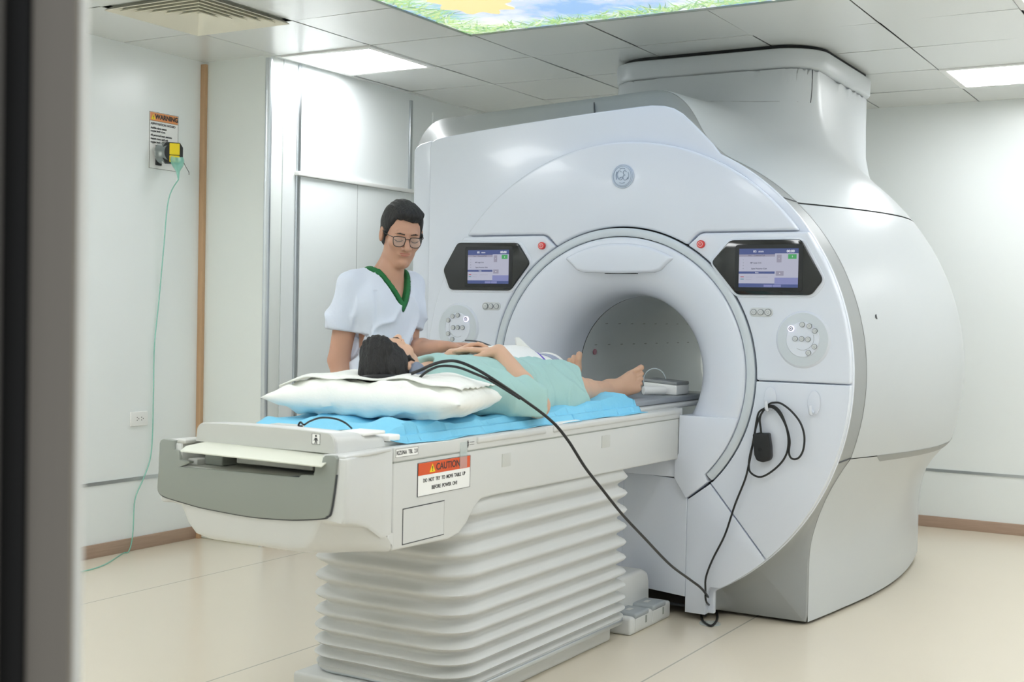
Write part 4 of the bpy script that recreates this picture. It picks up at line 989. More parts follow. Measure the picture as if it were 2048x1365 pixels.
# head-end cable loop
hc = tube('short_cable', [FLR(604, 853, .9445), FLR(597, 852, .9445), FLR(601, 845, .955), FLR(608, 850, .945), FLR(620, 843, .958), FLR(642, 836, .972), FLR(670, 838, .970), FLR(690, 846, .958), FLR(703, 857, .937)], .0028, M['cable'], None, 8, 8)
tag(hc, 'short black cable loop lying on the table end cover', 'cable')
# ================================================================== PEOPLE (implicit surfaces meshed with surface nets)
from mathutils import noise as MN
def nrm(v): v = np.array(v, float); return v/np.linalg.norm(v)
class Vox:
    def __init__(s, lo, hi, h):
        s.lo = np.array(lo, float); s.h = h; s.n = np.ceil((np.array(hi)-s.lo)/h).astype(int)+1
        s.D = np.full(s.n, 1.0, np.float32)
    def sub(s, lo, hi):
        a = np.clip(np.floor((np.array(lo)-s.lo)/s.h).astype(int), 0, s.n); b = np.clip(np.ceil((np.array(hi)-s.lo)/s.h).astype(int)+1, 0, s.n)
        sl = tuple(slice(i, j) for i, j in zip(a, b))
        g = [(s.lo[k]+s.h*np.arange(a[k], b[k])).astype(np.float32) for k in range(3)]
        return sl, np.meshgrid(*g, indexing='ij')
    def put(s, fn, lo, hi, k, mode='add'):
        m = max(k, .0)+.03
        sl, (X, Y, Z) = s.sub(np.array(lo)-m, np.array(hi)+m)
        if X.size == 0: return
        d = fn(X, Y, Z).astype(np.float32); a = s.D[sl]
        if mode == 'sub': a = -a; 
        k = max(k, 1e-4)
        h = np.clip(.5+.5*(a-d)/k, 0, 1); r = a*(1-h)+d*h-k*h*(1-h)
        s.D[sl] = -r if mode == 'sub' else r
    def cone(s, a, b, ra, rb, k=.015, sq=None, mode='add'):
        a = np.array(a, float); b = np.array(b, float); R = max(ra, rb)*(1 if sq is None else max(1, sq[1]))
        ab = b-a; L2 = ab@ab+1e-9
        def fn(X, Y, Z):
            p = [X-a[0], Y-a[1], Z-a[2]]
            t = np.clip((p[0]*ab[0]+p[1]*ab[1]+p[2]*ab[2])/L2, 0, 1)
            q = [p[i]-t*ab[i] for i in range(3)]; f = 1
            if sq is not None:
                n, sc = nrm(sq[0]), sq[1]; w_ = q[0]*n[0]+q[1]*n[1]+q[2]*n[2]
                q = [q[i]+w_*n[i]*(1/sc-1) for i in range(3)]; f = min(1, sc)
            return (np.sqrt(q[0]**2+q[1]**2+q[2]**2)-(ra+(rb-ra)*t))*f
        s.put(fn, np.minimum(a, b)-R, np.maximum(a, b)+R, k, mode)
    def ell(s, c, r, fr=None, k=.01, mode='add'):
        c = np.array(c, float); r = np.array(r, float); B = np.eye(3) if fr is None else np.array(fr); R = r.max()
        def fn(X, Y, Z):
            p = [X-c[0], Y-c[1], Z-c[2]]; u = [p[0]*B[i][0]+p[1]*B[i][1]+p[2]*B[i][2] for i in range(3)]
            k0 = np.sqrt(sum((u[i]/r[i])**2 for i in range(3))); k1 = np.sqrt(sum((u[i]/r[i]**2)**2 for i in range(3)))
            return k0*(k0-1)/(k1+1e-6)
        s.put(fn, c-R, c+R, k, mode)
    def clip(s, p, n):  # keep the half space on the -n side
        n = nrm(n); sl, (X, Y, Z) = s.sub(s.lo, s.lo+s.h*(s.n-1))
        s.D = np.maximum(s.D, ((X-p[0])*n[0]+(Y-p[1])*n[1]+(Z-p[2])*n[2]).astype(np.float32))
    def mesh(s, it=1):
        D = s.D; n = D.shape; ins = D < 0; acc = np.zeros(tuple(i-1 for i in n)+(3,), np.float32); cnt = np.zeros(tuple(i-1 for i in n), np.float32); E = []
        for ax in range(3):
            a = [slice(None)]*3; b = [slice(None)]*3; a[ax] = slice(0, -1); b[ax] = slice(1, None)
            d0 = D[tuple(a)]; d1 = D[tuple(b)]; cr = ins[tuple(a)] != ins[tuple(b)]
            I = np.argwhere(cr); t = d0[cr]/(d0[cr]-d1[cr]); P = I.astype(np.float32); P[:, ax] += t
            o = [k for k in range(3) if k != ax]
            ok = (I[:, o[0]] > 0) & (I[:, o[1]] > 0) & (I[:, o[0]] < n[o[0]]-1) & (I[:, o[1]] < n[o[1]]-1)
            I = I[ok]; P = P[ok]; C4 = []
            for u, v in ((0, 0), (1, 0), (1, 1), (0, 1)):
                J = I.copy(); J[:, o[0]] -= u; J[:, o[1]] -= v; C4.append(J)
                np.add.at(acc, tuple(J.T), P); np.add.at(cnt, tuple(J.T), 1)
            E.append((C4, ins[tuple(I.T)], ax))
        act = cnt > 0; idx = np.full(act.shape, -1, np.int64); idx[act] = np.arange(act.sum())
        V = acc[act]/cnt[act][:, None]; Q = []
        for C4, sg, ax in E:
            q = np.stack([idx[tuple(J.T)] for J in C4], 1); fl = sg ^ (ax == 1)
            q[fl] = q[fl][:, ::-1]; Q.append(q)
        Q = np.concatenate(Q); V = V.astype(float)
        for _ in range(it):
            S_ = np.zeros_like(V); c_ = np.zeros(len(V))
            for i in range(4):
                j = (i+1) % 4; np.add.at(S_, Q[:, i], V[Q[:, j]]); np.add.at(c_, Q[:, i], 1); np.add.at(S_, Q[:, j], V[Q[:, i]]); np.add.at(c_, Q[:, j], 1)
            V = .5*V+.5*S_/np.maximum(c_, 1)[:, None]
        return s.lo+V*s.h, Q
def fastmk(name, V, Q, m, parent, disp=None):
    org = np.array(wloc(parent)) if parent else V.mean(0)
    me = bpy.data.meshes.new(name); nv, nq = len(V), len(Q)
    me.vertices.add(nv); me.loops.add(nq*4); me.polygons.add(nq)
    me.polygons.foreach_set('loop_start', np.arange(0, nq*4, 4)); me.polygons.foreach_set('loop_total', np.full(nq, 4)) if False else None
    me.vertices.foreach_set('co', (V-org).ravel()); me.loops.foreach_set('vertex_index', Q.ravel().astype(np.int32))
    me.update(calc_edges=True); me.validate(); me.materials.append(m)
    me.polygons.foreach_set('use_smooth', [True]*len(me.polygons))
    bm = bmesh.new(); bm.from_mesh(me); bmesh.ops.recalc_face_normals(bm, faces=bm.faces)
    if disp:
        bm.normal_update()
        for v in bm.verts: v.co += v.normal*disp(v.co+Vector(org), v.normal)
    bm.to_mesh(me); bm.free()
    o = bpy.data.objects.new(name, me); COL.objects.link(o); 
    if parent: o.parent = parent
    else: o.location = org
    return o
def hand(vx, w, d, nb, th, curl=(.25,)*4, spread=.10, thumb=(.5, .3), sc=1.0, lens=(.070, .078, .073, .058), bends=None):
    """w wrist, d finger direction, nb back-of-hand normal, th unit vector towards the thumb side"""
    w = np.array(w, float); d = nrm(d); nb = nrm(np.array(nb)-d*(d@np.array(nb))); th = nrm(np.array(th)-d*(d@np.array(th))-nb*(nb@np.array(th)))
    pl = .088*sc
    for q in (-.026, -.009, .009, .026): vx.cone(w+th*q*.7*sc+d*.005, w+d*pl+th*q*1.05*sc, .0165*sc, .0125*sc, .012, (nb, .82))
    for i in range(4):
        off = (.030-.020*i)*sc; b = w+d*(pl-.004*abs(i-1)*sc)+th*off; ang_ = 0
        base = nrm(d+th*spread*(1.2-i*.8)); L = lens[i]*sc; c = curl[i]; r0 = (.0092, .0094, .0090, .0080)[i]*sc
        for j, (fr_, kk) in enumerate(((.44, .5), (.31, 1.1), (.25, .8))):
            ang_ += c*kk*1.0; v = base*math.cos(ang_)-nb*math.sin(ang_); e = b+v*L*fr_
            vx.cone(b, e, r0*(1-.08*j), r0*(.92-.08*j), .0035); b = e
    b = w+d*.022*sc+th*.024*sc; v = nrm(d*.72+th*(.75*(1-thumb[0])+.25)-nb*.35)
    e = b+v*.040*sc; vx.cone(b-d*.01, e, .0165*sc, .0115*sc, .012); v2 = nrm(v+d*.35*thumb[1]-th*thumb[1]*.5); e2 = e+v2*.030*sc
    vx.cone(e, e2, .0108*sc, .0095*sc, .004); vx.cone(e2, e2+nrm(v2-th*.2)*.024*sc, .0095*sc, .0078*sc, .004)
def foot(vx, ank, heel, d, nd, bt, L=.215):
    """ank ankle, heel centre, d heel->toes, nd dorsal normal, bt towards the big toe"""
    heel = np.array(heel, float); ank = np.array(ank, float); d = nrm(d); nd = nrm(np.array(nd)-d*(d@np.array(nd))); bt = nrm(np.array(bt)-d*(d@np.array(bt))-nd*(nd@np.array(bt)))
    vx.cone(ank, heel, .038, .031, .02); ball = heel+d*L*.58
    vx.cone(ank-nd*.004, ball+bt*.018+nd*.004, .034, .019, .03); vx.cone(ank-nd*.006, ball-bt*.020+nd*.001, .032, .016, .03); vx.cone(heel, ball+bt*.030, .030, .020, .02); vx.cone(heel, ball-bt*.034, .028, .016, .02)
    for i, (o_, Lt, r_) in enumerate(((.037, .054, .0135), (.0145, .050, .0108), (-.0035, .045, .0102), (-.0195, .039, .0098), (-.035, .032, .0094))):
        b = ball+bt*o_+d*(.010-.008*i)+nd*.001; sp = bt*(.001-.0005*i); e = b+d*Lt*.62+nd*.005+sp; f2 = e+d*Lt*.42-nd*.006+sp*.5
        vx.cone(b, e, r_*1.0, r_*.82, .005); vx.cone(e, f2, r_*.88, r_*(1.05 if i else 1.0), .0025)
class Head:
    def __init__(s, c, F, U): s.c = np.array(c, float); s.F = nrm(F); s.U = nrm(np.array(U)-s.F*(s.F@np.array(U))); s.R = np.cross(s.F, s.U); s.B = np.stack([s.R, s.F, s.U])
    def P(s, r, f, u): return s.c+s.R*r+s.F*f+s.U*u
    def skin(s, vx, eyes=True):
        E = lambda c, r, k=.012, m='add': vx.ell(s.P(*c), r, s.B, k, m)
        E((0, -.016, .034), (.074, .092, .086), .01); E((0, .030, -.030), (.056, .060, .078), .03)
        vx.cone(s.P(0, .040, -.068), s.P(0, .062, -.096), .036, .022, .022); vx.cone(s.P(.044, .005, -.052), s.P(.014, .058, -.096), .017, .015, .022); vx.cone(s.P(-.044, .005, -.052), s.P(-.014, .058, -.096), .017, .015, .022)
        for g in (-1, 1):
            E((g*.040, .058, -.020), (.021, .020, .019), .022); E((g*.078, -.008, -.006), (.009, .019, .031), .006); E((g*.085, -.003, -.004), (.006, .010, .018), .004, 'sub')
            E((g*.031, .090, .004), (.017, .012, .010), .014, 'sub'); E((g*.031, .0735, .002), (.0165, .0135, .0125), .003)
        E((0, .078, .026), (.046, .009, .010), .018)
        vx.cone(s.P(0, .086, .010), s.P(0, .111, -.025), .0072, .0118, .007)
        for g in (-1, 1): E((g*.0135, .097, -.030), (.0085, .010, .0080), .004)
        E((0, .084, -.054), (.024, .010, .012), .010); E((0, .086, -.090), (.014, .008, .010), .012)
    def lips(s, parent):
        vx = Vox(s.c-.16, s.c+.16, .0022)
        vx.ell(s.P(0, .0885, -.0505), (.0225, .0065, .0034), s.B, .002); vx.ell(s.P(0, .0880, -.0575), (.0190, .0070, .0042), s.B, .0008)
        V, Q = vx.mesh(1); fastmk('lips', V, Q, M['lip'], parent)
    def arcp(s, pts, r, name, m, parent): tube(name, [s.P(*p) for p in pts], r, m, parent, 6, 5)
def pshirt(v, n, amp=.004, a=(9, 9, 4), b=(26, 26, 10)):
    return amp*MN.noise(Vector((v[0]*a[0], v[1]*a[1], v[2]*a[2])))+amp*.45*MN.noise(Vector((v[0]*b[0], v[1]*b[1], v[2]*b[2])))

# ------------------------------------------------------------------ standing man
O2 = np.array([1.585, .035]); Fw = np.array([.945, -.328]); Rt = np.array([-.328, -.945])
def W(r, f, z): return np.array([O2[0]+Rt[0]*r+Fw[0]*f, O2[1]+Rt[1]*r+Fw[1]*f, z])
man = empty('person', (O2[0], O2[1], 0), 'standing person in white V-neck top with green collar and glasses, looking down at the patient', 'person')
hd = Head((1.650, .040, 1.576), (.715, -.615, -.33), (.22, -.12, .95))
vx = Vox((1.25, -.42, .70), (2.06, .42, 1.74), .0036)
hd.skin(vx)
nb_ = W(0, .0, 1.405)
vx.cone(hd.P(0, -.026, -.045), nb_, .048, .052, .025); vx.cone(nb_, W(0, -.02, 1.35), .056, .095, .04)
rs, ls = W(.136, -.045, 1.378), W(-.128, -.025, 1.378)
re, rw = W(.178, -.055, 1.085), W(.185, .04, .85)
le, lw = np.array([1.625, .130, 1.130]), np.array([1.868, .005, 1.148])
vx.cone(nb_-np.array([0, 0, .055]), rs-np.array([0, 0, .012]), .042, .038, .04); vx.cone(nb_-np.array([0, 0, .055]), ls-np.array([0, 0, .012]), .042, .038, .04)
vx.cone(W(0, -.015, 1.29), W(0, -.01, .98), .108, .098, .04, (Fw.tolist()+[0], .74)); vx.cone(W(.05, -.015, 1.29), W(-.05, -.015, 1.29), .078, .078, .04)
vx.cone(W(.06, -.01, .93), W(-.06, -.01, .93), .080, .080, .05)
vx.cone(rs-np.array([0, 0, .012]), re, .045, .042, .03); vx.cone(re, rw, .042, .028, .012, None)
hand(vx, rw, (.12, -.05, -1), (-.35, -.93, 0), (.9, -.3, 0), (.35, .4, .45, .5))
vx.cone(ls, le, .050, .041, .03); mid = le+(lw-le)*.45; vx.cone(le, mid, .043, .038, .012); vx.cone(mid, lw, .038, .027, .012, ((0, 0, 1), .88))
hand(vx, lw, (.42, .90, .03), (-.12, .05, 1), (.9, -.42, .1), (.10, .12, .14, .22), .06, (.35, .2), 1.0)
V, Q = vx.mesh(1)
fastmk('body', V, Q, M['skin'], man)
hd.lips(man)
# hair
def facecut(v_, h, top):
    c = h.c
    def fn(X, Y, Z):
        p = [X-c[0], Y-c[1], Z-c[2]]; r_, f_1, u_ = [p[0]*B_[0]+p[1]*B_[1]+p[2]*B_[2] for B_ in h.B]
        a = np.maximum(np.abs(r_)-.0655-.10*np.maximum(u_-.02, 0)*0, .040+.25*np.maximum(u_-.03, 0)-f_1); b = u_-top+(r_/.0655)**4*.014-.003*np.sin(40*r_)
        return np.maximum(a, b)*.9
    v_.put(fn, c-.16, c+.16, .006, 'sub')
vh = Vox(hd.c-.2, hd.c+.2, .0035)
vh.ell(hd.P(0, -.022, .041), (.0815, .100, .092), hd.B, .01); vh.ell(hd.P(-.012, .030, .094), (.056, .046, .022), hd.B, .025)
vh.ell(hd.P(0, -.055, -.01), (.072, .060, .075), hd.B, .02)
facecut(vh, hd, .070)
vh.ell(hd.P(.0, .075, -.085), (.12, .075, .085), hd.B, .006, 'sub')
for g in (-1, 1): vh.ell(hd.P(g*.085, .000, -.022), (.022, .024, .034), hd.B, .004, 'sub'); vh.cone(hd.P(g*.0725, .022, .010), hd.P(g*.0715, .020, -.024), .0075, .0035, .006)
vh.clip(hd.P(0, -.05, -.075), -hd.U)
V, Q = vh.mesh(1)
def hdisp(h, amp=.0035):
    def f(v, n):
        l = np.array([v[0], v[1], v[2]])-h.c; a = l@h.R; b = l@h.F; c = l@h.U
        return amp*MN.noise(Vector((a*110+b*20, b*18, c*28)))+amp*.8*MN.noise(Vector((a*34, b*9+3, c*14)))
    return f
fastmk('hair', V, Q, M['hair'], man, hdisp(hd))
for g in (-1, 1):
    vb = Vox(hd.c-.16, hd.c+.16, .002)
    vb.cone(hd.P(g*.013, .0905, .0245), hd.P(g*.031, .0880, .0270), .0026, .0032, .002, (hd.F, .7)); vb.cone(hd.P(g*.031, .0880, .0270), hd.P(g*.048, .0765, .0225), .0031, .0012, .002, (hd.F, .7))
    V, Q = vb.mesh(1); fastmk('eyebrow', V, Q, M['brow'], man)
    hd.arcp([(g*.0165, .0860, .0000), (g*.024, .0878, -.0040), (g*.033, .0875, -.0052), (g*.042, .0840, -.0030), (g*.0475, .0790, .0005)], .0011, 'eyelashes', M['eye'], man)
# spectacles
sp_ = []
gl = None
for g in (-1, 1):
    P_ = [(g*x, .0985-.10*max(0, x-.012)**1.15*1.2, z) for x, z in ((.009, .010), (.013, .0155), (.030, .0170), (.050, .0155), (.0555, .011), (.0545, -.006), (.049, -.0185), (.038, -.0225), (.023, -.0215), (.013, -.0150), (.009, -.002))]
    pts = cat([hd.P(*p) for p in P_], 5, True); pts.append(pts[0]); V, F = tubegeo(pts, .00145, 6, False)
    o = mk('glasses_rim', V, F, M['black'], man)
    n_ = len(P_); V = [hd.P(0+g*.031, .0945, -.003)]+[hd.P(*p) for p in P_]
    mk('lens', V, [(0, 1+i, 1+(i+1) % n_) for i in range(n_)], M['lensg'], man)
    tube('temple_arm', [hd.P(g*.0555, .0930, .012), hd.P(g*.066, .075, .012), hd.P(g*.0755, .030, .009), hd.P(g*.080, -.002, .012), hd.P(g*.080, -.018, -.004)], .0015, M['black'], man, 6, 5)
tube('bridge', [hd.P(-.009, .0985, .008), hd.P(0, .1015, .0105), hd.P(.009, .0985, .008)], .0015, M['black'], man, 6, 5)
# scrub top
FwN = Fw.tolist()+[0]
vs = Vox((1.20, -.55, .68), (2.0, .52, 1.56), .005)
vs.cone(W(.0, -.015, 1.29), W(0, -.012, .98), .150, .150, .05, (FwN, .76)); vs.cone(W(.06, -.02, 1.30), W(-.06, -.02, 1.30), .098, .098, .05)
vs.cone(W(0, -.012, .98), W(0, -.01, .72), .150, .158, .06, (FwN, .76))
vs.cone(W(.045, -.012, 1.400), rs+np.array([0, 0, .004]), .050, .048, .045); vs.cone(W(-.045, -.012, 1.400), ls+np.array([0, 0, .004]), .050, .048, .045)
se = rs+(re-rs)*.57+(W(.02, 0, 0)-W(0, 0, 0)); vs.cone(rs, se, .054, .056, .03, None); 
sl_ = ls+(le-ls)*.66; vs.cone(ls, sl_, .054, .056, .03)
vq = Vox((1.20, -.55, .68), (2.0, .52, 1.56), .005)
# hems: sleeve ends and bottom
def clipnear(v_, p, n, rad):
    n = nrm(n); sl, (X, Y, Z) = v_.sub(np.array(p)-rad, np.array(p)+rad)
    d_ = (X-p[0])*n[0]+(Y-p[1])*n[1]+(Z-p[2])*n[2]; r_ = np.sqrt((X-p[0])**2+(Y-p[1])**2+(Z-p[2])**2)-rad
    v_.D[sl] = np.maximum(v_.D[sl], np.minimum(d_, -r_).astype(np.float32))
clipnear(vs, se-(re-rs)*0+nrm(re-rs)*.012, nrm(re-rs)+np.array([0, -.0, -.2]), .125)
clipnear(vs, sl_+nrm(le-ls)*.01, le-ls, .095)
vs.clip(W(0, 0, .73), (0, 0, -1))
# V neck opening: wedge in front plus neck hole
def vneck(X, Y, Z, grow=0):
    r = (X-O2[0])*Rt[0]+(Y-O2[1])*Rt[1]; f = (X-O2[0])*Fw[0]+(Y-O2[1])*Fw[1]
    tip = 1.314-grow*1.6; hw = (Z-tip)*.50+grow*.0
    a = np.maximum(np.abs(r+.012)-hw, -(f-.0))*.9
    hole = np.sqrt((r)**2+((f+.005)*1.05)**2)-(.060+grow*.9+(Z-1.43)*.25); hole = np.maximum(hole, 1.40-Z)
    return np.minimum(np.maximum(a, tip-Z), hole)
vq.D = vs.D.copy()
sl, (X, Y, Z) = vs.sub(vs.lo, vs.lo+vs.h*(vs.n-1))
N0 = vneck(X, Y, Z, 0).astype(np.float32); N1 = vneck(X, Y, Z, .025).astype(np.float32)
vs.D = np.maximum(vs.D, -N1); V, Q = vs.mesh(1)
def shirtd(v, n):
    f = pshirt(v, n, .007, (10, 10, 4), (24, 24, 9)); a_ = 22*(v[2]*.9-(v[0]+v[1])*.8)
    q = 1-abs(MN.noise(Vector((v[0]*9+v[2]*4, v[1]*9-v[2]*3, v[2]*4))))*2; f += .020*max(0, q)**3*max(0, min(1, (1.36-v[2])/.12))-.003
    sr = abs((v[0]-O2[0])*Rt[0]+(v[1]-O2[1])*Rt[1]-.098); f -= .0045*math.exp(-(sr/.008)**2)*(1 if 1.19 < v[2] < 1.36 else 0)
    hem = max(0, min(1, (v[2]-1.205)/.05)) if abs((v[0]-O2[0])*Rt[0]+(v[1]-O2[1])*Rt[1]) > .11 else 1; f *= hem
    return f+.0035*hem*max(0, math.sin(a_+3*MN.noise(Vector((v[0]*6, v[1]*6, v[2]*5)))))*max(0, min(1, (1.30-v[2])/.15))
shirt = fastmk('scrub_top', V, Q, M['scrub'], man, shirtd)
vq.D = np.maximum(np.maximum(vq.D-.0005, -N0), N1-.001); V, Q = vq.mesh(1)
fastmk('collar', V, Q, M['green'], man)
c0 = W(-.115, .108, 1.145)
# trousers and shoes
vt = Vox((1.20, -.45, 0), (1.95, .5, 1.0), .007)
vt.cone(W(.05, 0, .93), W(-.05, 0, .93), .135, .135, .05, (FwN, .85))
for sg in (1, -1): vt.cone(W(.085*sg, 0, .88), W(.095*sg, .01, .50), .100, .080, .02); vt.cone(W(.095*sg, .01, .50), W(.10*sg, -.01, .07), .080, .070, .03)
vt.clip(W(0, 0, .05), (0, 0, -1)); vt.clip(W(0, 0, .98), (0, 0, 1)); V, Q = vt.mesh(1); fastmk('trousers', V, Q, M['pants'], man)
for sg in (1, -1):
    v_ = Vox(W(.1*sg, .06, .06)-.22, W(.1*sg, .06, .06)+.22, .005); v_.cone(W(.10*sg, -.03, .045), W(.11*sg, .16, .038), .046, .042, .02, ((0, 0, 1), .85)); v_.cone(W(.10*sg, -.01, .06), W(.105*sg, .04, .055), .045, .04, .03)
    v_.clip((0, 0, .002), (0, 0, -1)); V, Q = v_.mesh(1); fastmk('shoe', V, Q, M['black'], man)

# ------------------------------------------------------------------ lying patient
pat = empty('person', (2.12, .05, .93), 'person lying on back in a light green gown, barefoot, hands resting on the belly', 'person')
ph = Head((2.110, -.645, 1.098), (-.16, .34, .93), (.02, -.93, .36))
vx = Vox((1.78, -.84, .91), (2.46, 1.06, 1.22), .0036)
ph.skin(vx)
vx.cone(ph.P(0, -.030, -.05), (2.12, -.45, 1.045), .052, .060, .03)
vx.cone((2.0, -.40, 1.03), (2.24, -.40, 1.03), .062, .062, .04)
vx.cone((2.12, -.34, 1.03), (2.12, .12, 1.02), .125, .12, .05, ((0, 0, 1), .62)); vx.cone((2.06, .15, 1.01), (2.18, .15, 1.01), .075, .075, .05)
nk, fk = (2.225, .42, .985), (2.00, .42, .995)
na, fa = (2.195, .775, .966), (1.990, .750, .972)
for h_, k_, a_ in (((2.195, .17, 1.0), nk, na), ((2.035, .17, 1.0), fk, fa)):
    vx.cone(h_, k_, .066, .052, .03); c_ = np.array(k_)+(np.array(a_)-np.array(k_))*.30+np.array([0, 0, -.010]); vx.cone(k_, c_, .050, .052, .02); vx.cone(c_, a_, .051, .034, .02)
foot(vx, na, (2.188, .805, .948), (.52, .72, .42), (.6, -.7, .25), (-.15, -.05, .98), .200)
foot(vx, fa, (1.995, .800, .950), (-.03, .06, 1.0), (.3, -1, .1), (.86, .45, .12), .160)
# near arm
ns, ne, nw = (2.275, -.40, 1.035), (2.385, -.165, .962), (2.175, -.085, 1.138)
vx.cone(ns, ne, .046, .040, .03); m2 = np.array(ne)+(np.array(nw)-np.array(ne))*.4; vx.cone(ne, m2, .044, .043, .012); vx.cone(m2, nw, .043, .030, .012)
hand(vx, nw, (-.86, -.42, .06), (.10, .1, 1), (.35, -.93, .0), (.10, .12, .14, .18), .05, (.55, .4), .98)
# far arm
fs, fe, fw_ = (1.965, -.40, 1.035), (1.885, -.17, .965), (1.985, -.10, 1.118)
vx.cone(fs, fe, .046, .040, .03); vx.cone(fe, fw_, .040, .028, .012)
hand(vx, fw_, (.55, .30, .30), (-.35, .1, .9), (.1, -.9, .3), (.5, .55, .6, .7), .05, (.3, .2), .95)
V, Q = vx.mesh(1); fastmk('body', V, Q, M['skin2'], pat)
ph.lips(pat)
vh = Vox(ph.c-.2, ph.c+.2, .0035)
vh.ell(ph.P(0, -.020, .038), (.080, .098, .089), ph.B, .01); vh.ell(ph.P(0, .03, .098), (.060, .045, .026), ph.B, .02); vh.ell(ph.P(0, -.055, -.01), (.072, .058, .07), ph.B, .02)
facecut(vh, ph, .060); vh.ell(ph.P(0, .075, -.085), (.12, .075, .085), ph.B, .006, 'sub')
for g in (-1, 1): vh.ell(ph.P(g*.085, .000, -.022), (.022, .024, .034), ph.B, .004, 'sub'); vh.cone(ph.P(g*.0725, .022, .010), ph.P(g*.0715, .020, -.024), .0075, .0035, .006)
vh.clip(ph.P(0, -.05, -.075), -ph.U)
V, Q = vh.mesh(1); fastmk('hair', V, Q, M['hair'], pat, hdisp(ph, .005))
for g in (-1, 1):
    vb = Vox(ph.c-.16, ph.c+.16, .002)
    vb.cone(ph.P(g*.013, .0905, .0245), ph.P(g*.031, .0880, .0270), .0026, .0032, .002, (ph.F, .7)); vb.cone(ph.P(g*.031, .0880, .0270), ph.P(g*.048, .0765, .0225), .0031, .0012, .002, (ph.F, .7))
    V, Q = vb.mesh(1); fastmk('eyebrow', V, Q, M['brow'], pat)
# gown
vg = Vox((1.72, -.56, .90), (2.50, .62, 1.24), .005)
UZ = (0, 0, 1)
vg.cone((2.11, -.34, 1.025), (2.105, .0, 1.02), .166, .160, .035, (UZ, .64)); vg.cone((2.105, .0, 1.02), (2.115, .24, 1.005), .160, .175, .035, (UZ, .58))
vg.cone((1.97, -.40, 1.03), (2.26, -.40, 1.03), .078, .078, .04); vg.cone((2.12, -.40, 1.045), (2.12, -.47, 1.06), .09, .068, .03)
vg.cone(ns, np.array(ne)+(np.array(ns)-np.array(ne))*.06, .072, .070, .04); vg.cone(fs, np.array(fe)+(np.array(fs)-np.array(fe))*.06, .072, .068, .04)
vg.cone((2.205, .15, 1.00), (2.215, .55, .992), .088, .076, .035); vg.cone((2.03, .15, 1.00), (2.02, .50, .992), .088, .074, .035)
vg.cone((2.12, .15, .985), (2.12, .55, .965), .080, .070, .05); vg.cone((2.25, .05, .955), (2.27, .50, .948), .060, .045, .05); vg.cone((2.30, .20, .940), (2.31, .42, .938), .030, .022, .04)
vg.clip((2.20, .425, 1.0), (.85, 1, .10)); 
de = nrm(np.array(ne)-np.array(ns)); clipnear(vg, np.array(ne)-de*.030, de+np.array([0, .5, -.15]), .11)
de = nrm(np.array(fe)-np.array(fs)); clipnear(vg, np.array(fe)-de*.030, de, .09)
vg.cone((2.115, -.45, 1.09), (2.11, -.56, 1.10), .040, .070, .01, None, 'sub')
vg.clip((0, 0, .9305), (0, 0, -1))
def gdisp(v, n):
    a = .5+.5*math.sin(3*v[1]); y = v[1]
    f = .0075*MN.noise(Vector((v[0]*6+y*5, y*11, v[2]*9)))+.0042*MN.noise(Vector((v[0]*20-y*9, y*22, v[2]*20)))
    if y > .02: f += .008*math.sin(24*(v[0]*.9+y*.45+.25*math.sin(9*y)))*min(1, (y-.02)/.2)*max(0, min(1, (1.06-v[2])/.06))
    n1 = MN.noise(Vector((v[0]*7+y*4+3, y*8-v[0]*3, v[2]*5))); q = 1.14-math.sqrt(n1*n1+.02)*2; w_ = max(0, min(1, (1.135-v[2])/.05)); f += .024*max(0, q-.1)**3*w_
    n1 = MN.noise(Vector((v[0]*3-y*6, y*4+v[0]*6+7, v[2]*5))); q = 1.14-math.sqrt(n1*n1+.02)*2; f += .024*max(0, q-.1)**3*w_
    f -= .003
    if v[2] < .936: f *= .15
    return f
V, Q = vg.mesh(1); fastmk('gown', V, Q, M['gown'], pat, gdisp)

# ------------------------------------------------------------------ headset
hs_ = empty('headset', (2.2, -.62, 1.02), 'black headset with grey ear cup under the patient head on the pillow', 'headset')
for g, nm_ in ((1, 1), (-1, -1)):
    c = ph.P(-.094*g, -.010, -.012) if False else ph.P(.090*g, -.022, -.020)
    a = c-ph.R*.018*g; b = c+ph.R*.016*g
    V, F = tubegeo([a, c, b], [.030, .036, .026], 22); mk('ear_cup', V, F, M['cupg'], hs_, bevel=.004)
    V, F = tubegeo([a-ph.R*.006*g, a+ph.R*.004*g], [.034, .034], 22); mk('ear_cushion', V, F, M['black'], hs_, bevel=.004)
tube('headband', [ph.P(.104*math.sin(t_)*1.0, -.055-.02*math.cos(t_), -.02+.142*math.cos(t_)) for t_ in np.linspace(-1.45, 1.45, 13)], .008, M['black'], hs_, 8, 4)

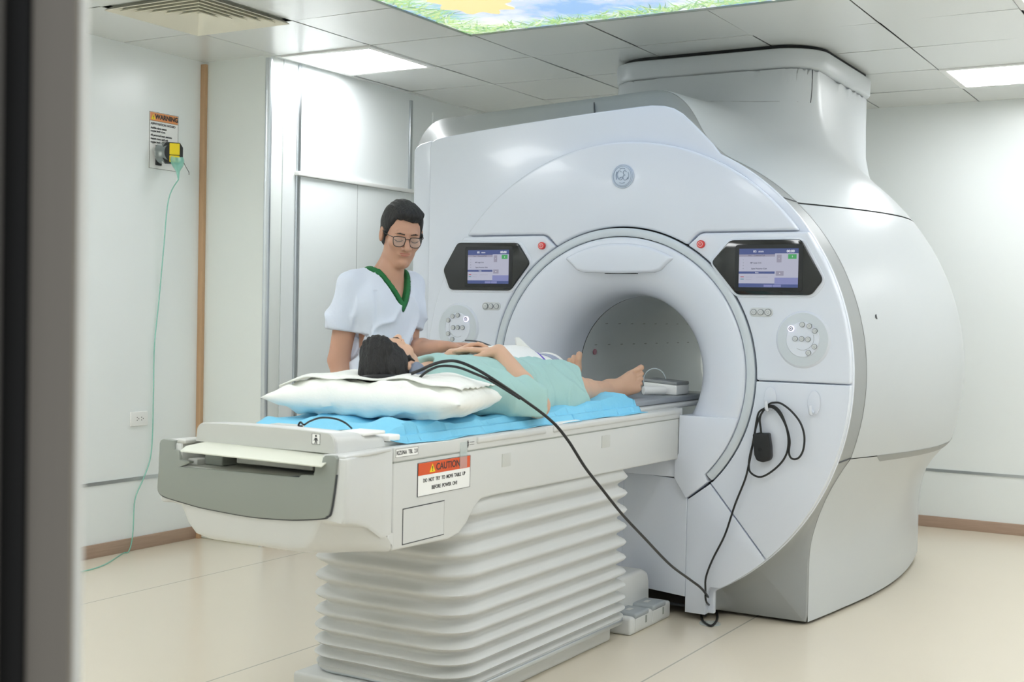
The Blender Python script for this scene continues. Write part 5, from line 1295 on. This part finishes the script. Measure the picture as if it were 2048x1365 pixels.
# ------------------------------------------------------------------ receiver coil on the far leg
co = empty('leg_coil', (1.99, .5, .93), 'white receiver coil with purple and grey straps around the far leg', 'receiver coil')
def arcshell(name, y0, y1, cx, cz, R, a0, a1, th, m, n=24, dy=0, sqz=1.0, parent=co, taper=0):
    rings = []
    for k in range(n+1):
        a = math.radians(a0+(a1-a0)*k/n); c_, s_ = math.cos(a), math.sin(a)*sqz; sk = dy*c_
        rings.append([(cx+R*c_, y0+sk, cz+R*s_), (cx+R*c_, y1+sk, cz+R*s_), (cx+(R-th)*c_, y1+sk, cz+(R-th)*s_), (cx+(R-th)*c_, y0+sk, cz+(R-th)*s_)])
    return mk(name, *loft(rings), m, parent, bevel=.002)
arcshell('coil_shell', .12, .36, 1.99, 1.0, .160, 8, 150, .014, M['white'], sqz=.96)
arcshell('coil_shell', .40, .60, 2.00, .995, .118, 0, 170, .018, M['white'])
arcshell('purple_strap', .375, .400, 2.0, 1.0, .140, 30, 150, .006, M['purple'])
arcshell('grey_strap', .52, .57, 2.0, .995, .122, -10, 170, .004, M['strap'])
V = [(2.075, .33, 1.095), (2.055, .31, 1.125), (2.00, .245, 1.175), (1.985, .255, 1.165), (1.98, .33, 1.11)]; V = [(2.085, .44, 1.075), (2.02, .325, 1.185), (2.008, .315, 1.185), (1.995, .345, 1.14), (2.0, .40, 1.08)]; V += [(a-.02, b+.03, c-.002) for a, b, c in V]
mk('coil_fin', V, [(0, 1, 2, 3, 4), (9, 8, 7, 6, 5)]+[(i, (i+1) % 5, (i+1) % 5+5, i+5) for i in range(5)], M['white'], co, bevel=.003)
tube('coil_lead', [(1.93, .30, 1.14), (1.90, .22, 1.165), (1.88, .15, 1.17)], .003, M['groove'], co, 8, 6)
fo = empty('foam_cushion', (1.97, .76, .93), 'white foam cushion beside the far foot, behind the coil straps', 'cushion')
vf = Vox((1.78, .42, .90), (2.12, .86, 1.18), .006); vf.cone((1.93, .56, 1.0), (1.945, .68, 1.02), .085, .098, .03); vf.cone((1.90, .56, .97), (1.90, .70, .98), .05, .05, .03)
vf.cone((2.02, .5, .99), (2.02, .9, .975), .050, .042, .01, None, 'sub'); vf.clip((0, 0, .932), (0, 0, -1)); V, Q = vf.mesh(2); fastmk('cushion_body', V, Q, M['foam'], fo)
tube('cushion_seam', [(1.99, .58, 1.085), (2.0, .66, 1.095), (2.01, .72, 1.07), (2.02, .75, 1.03)], .0018, M['strap'], fo, 6, 6)
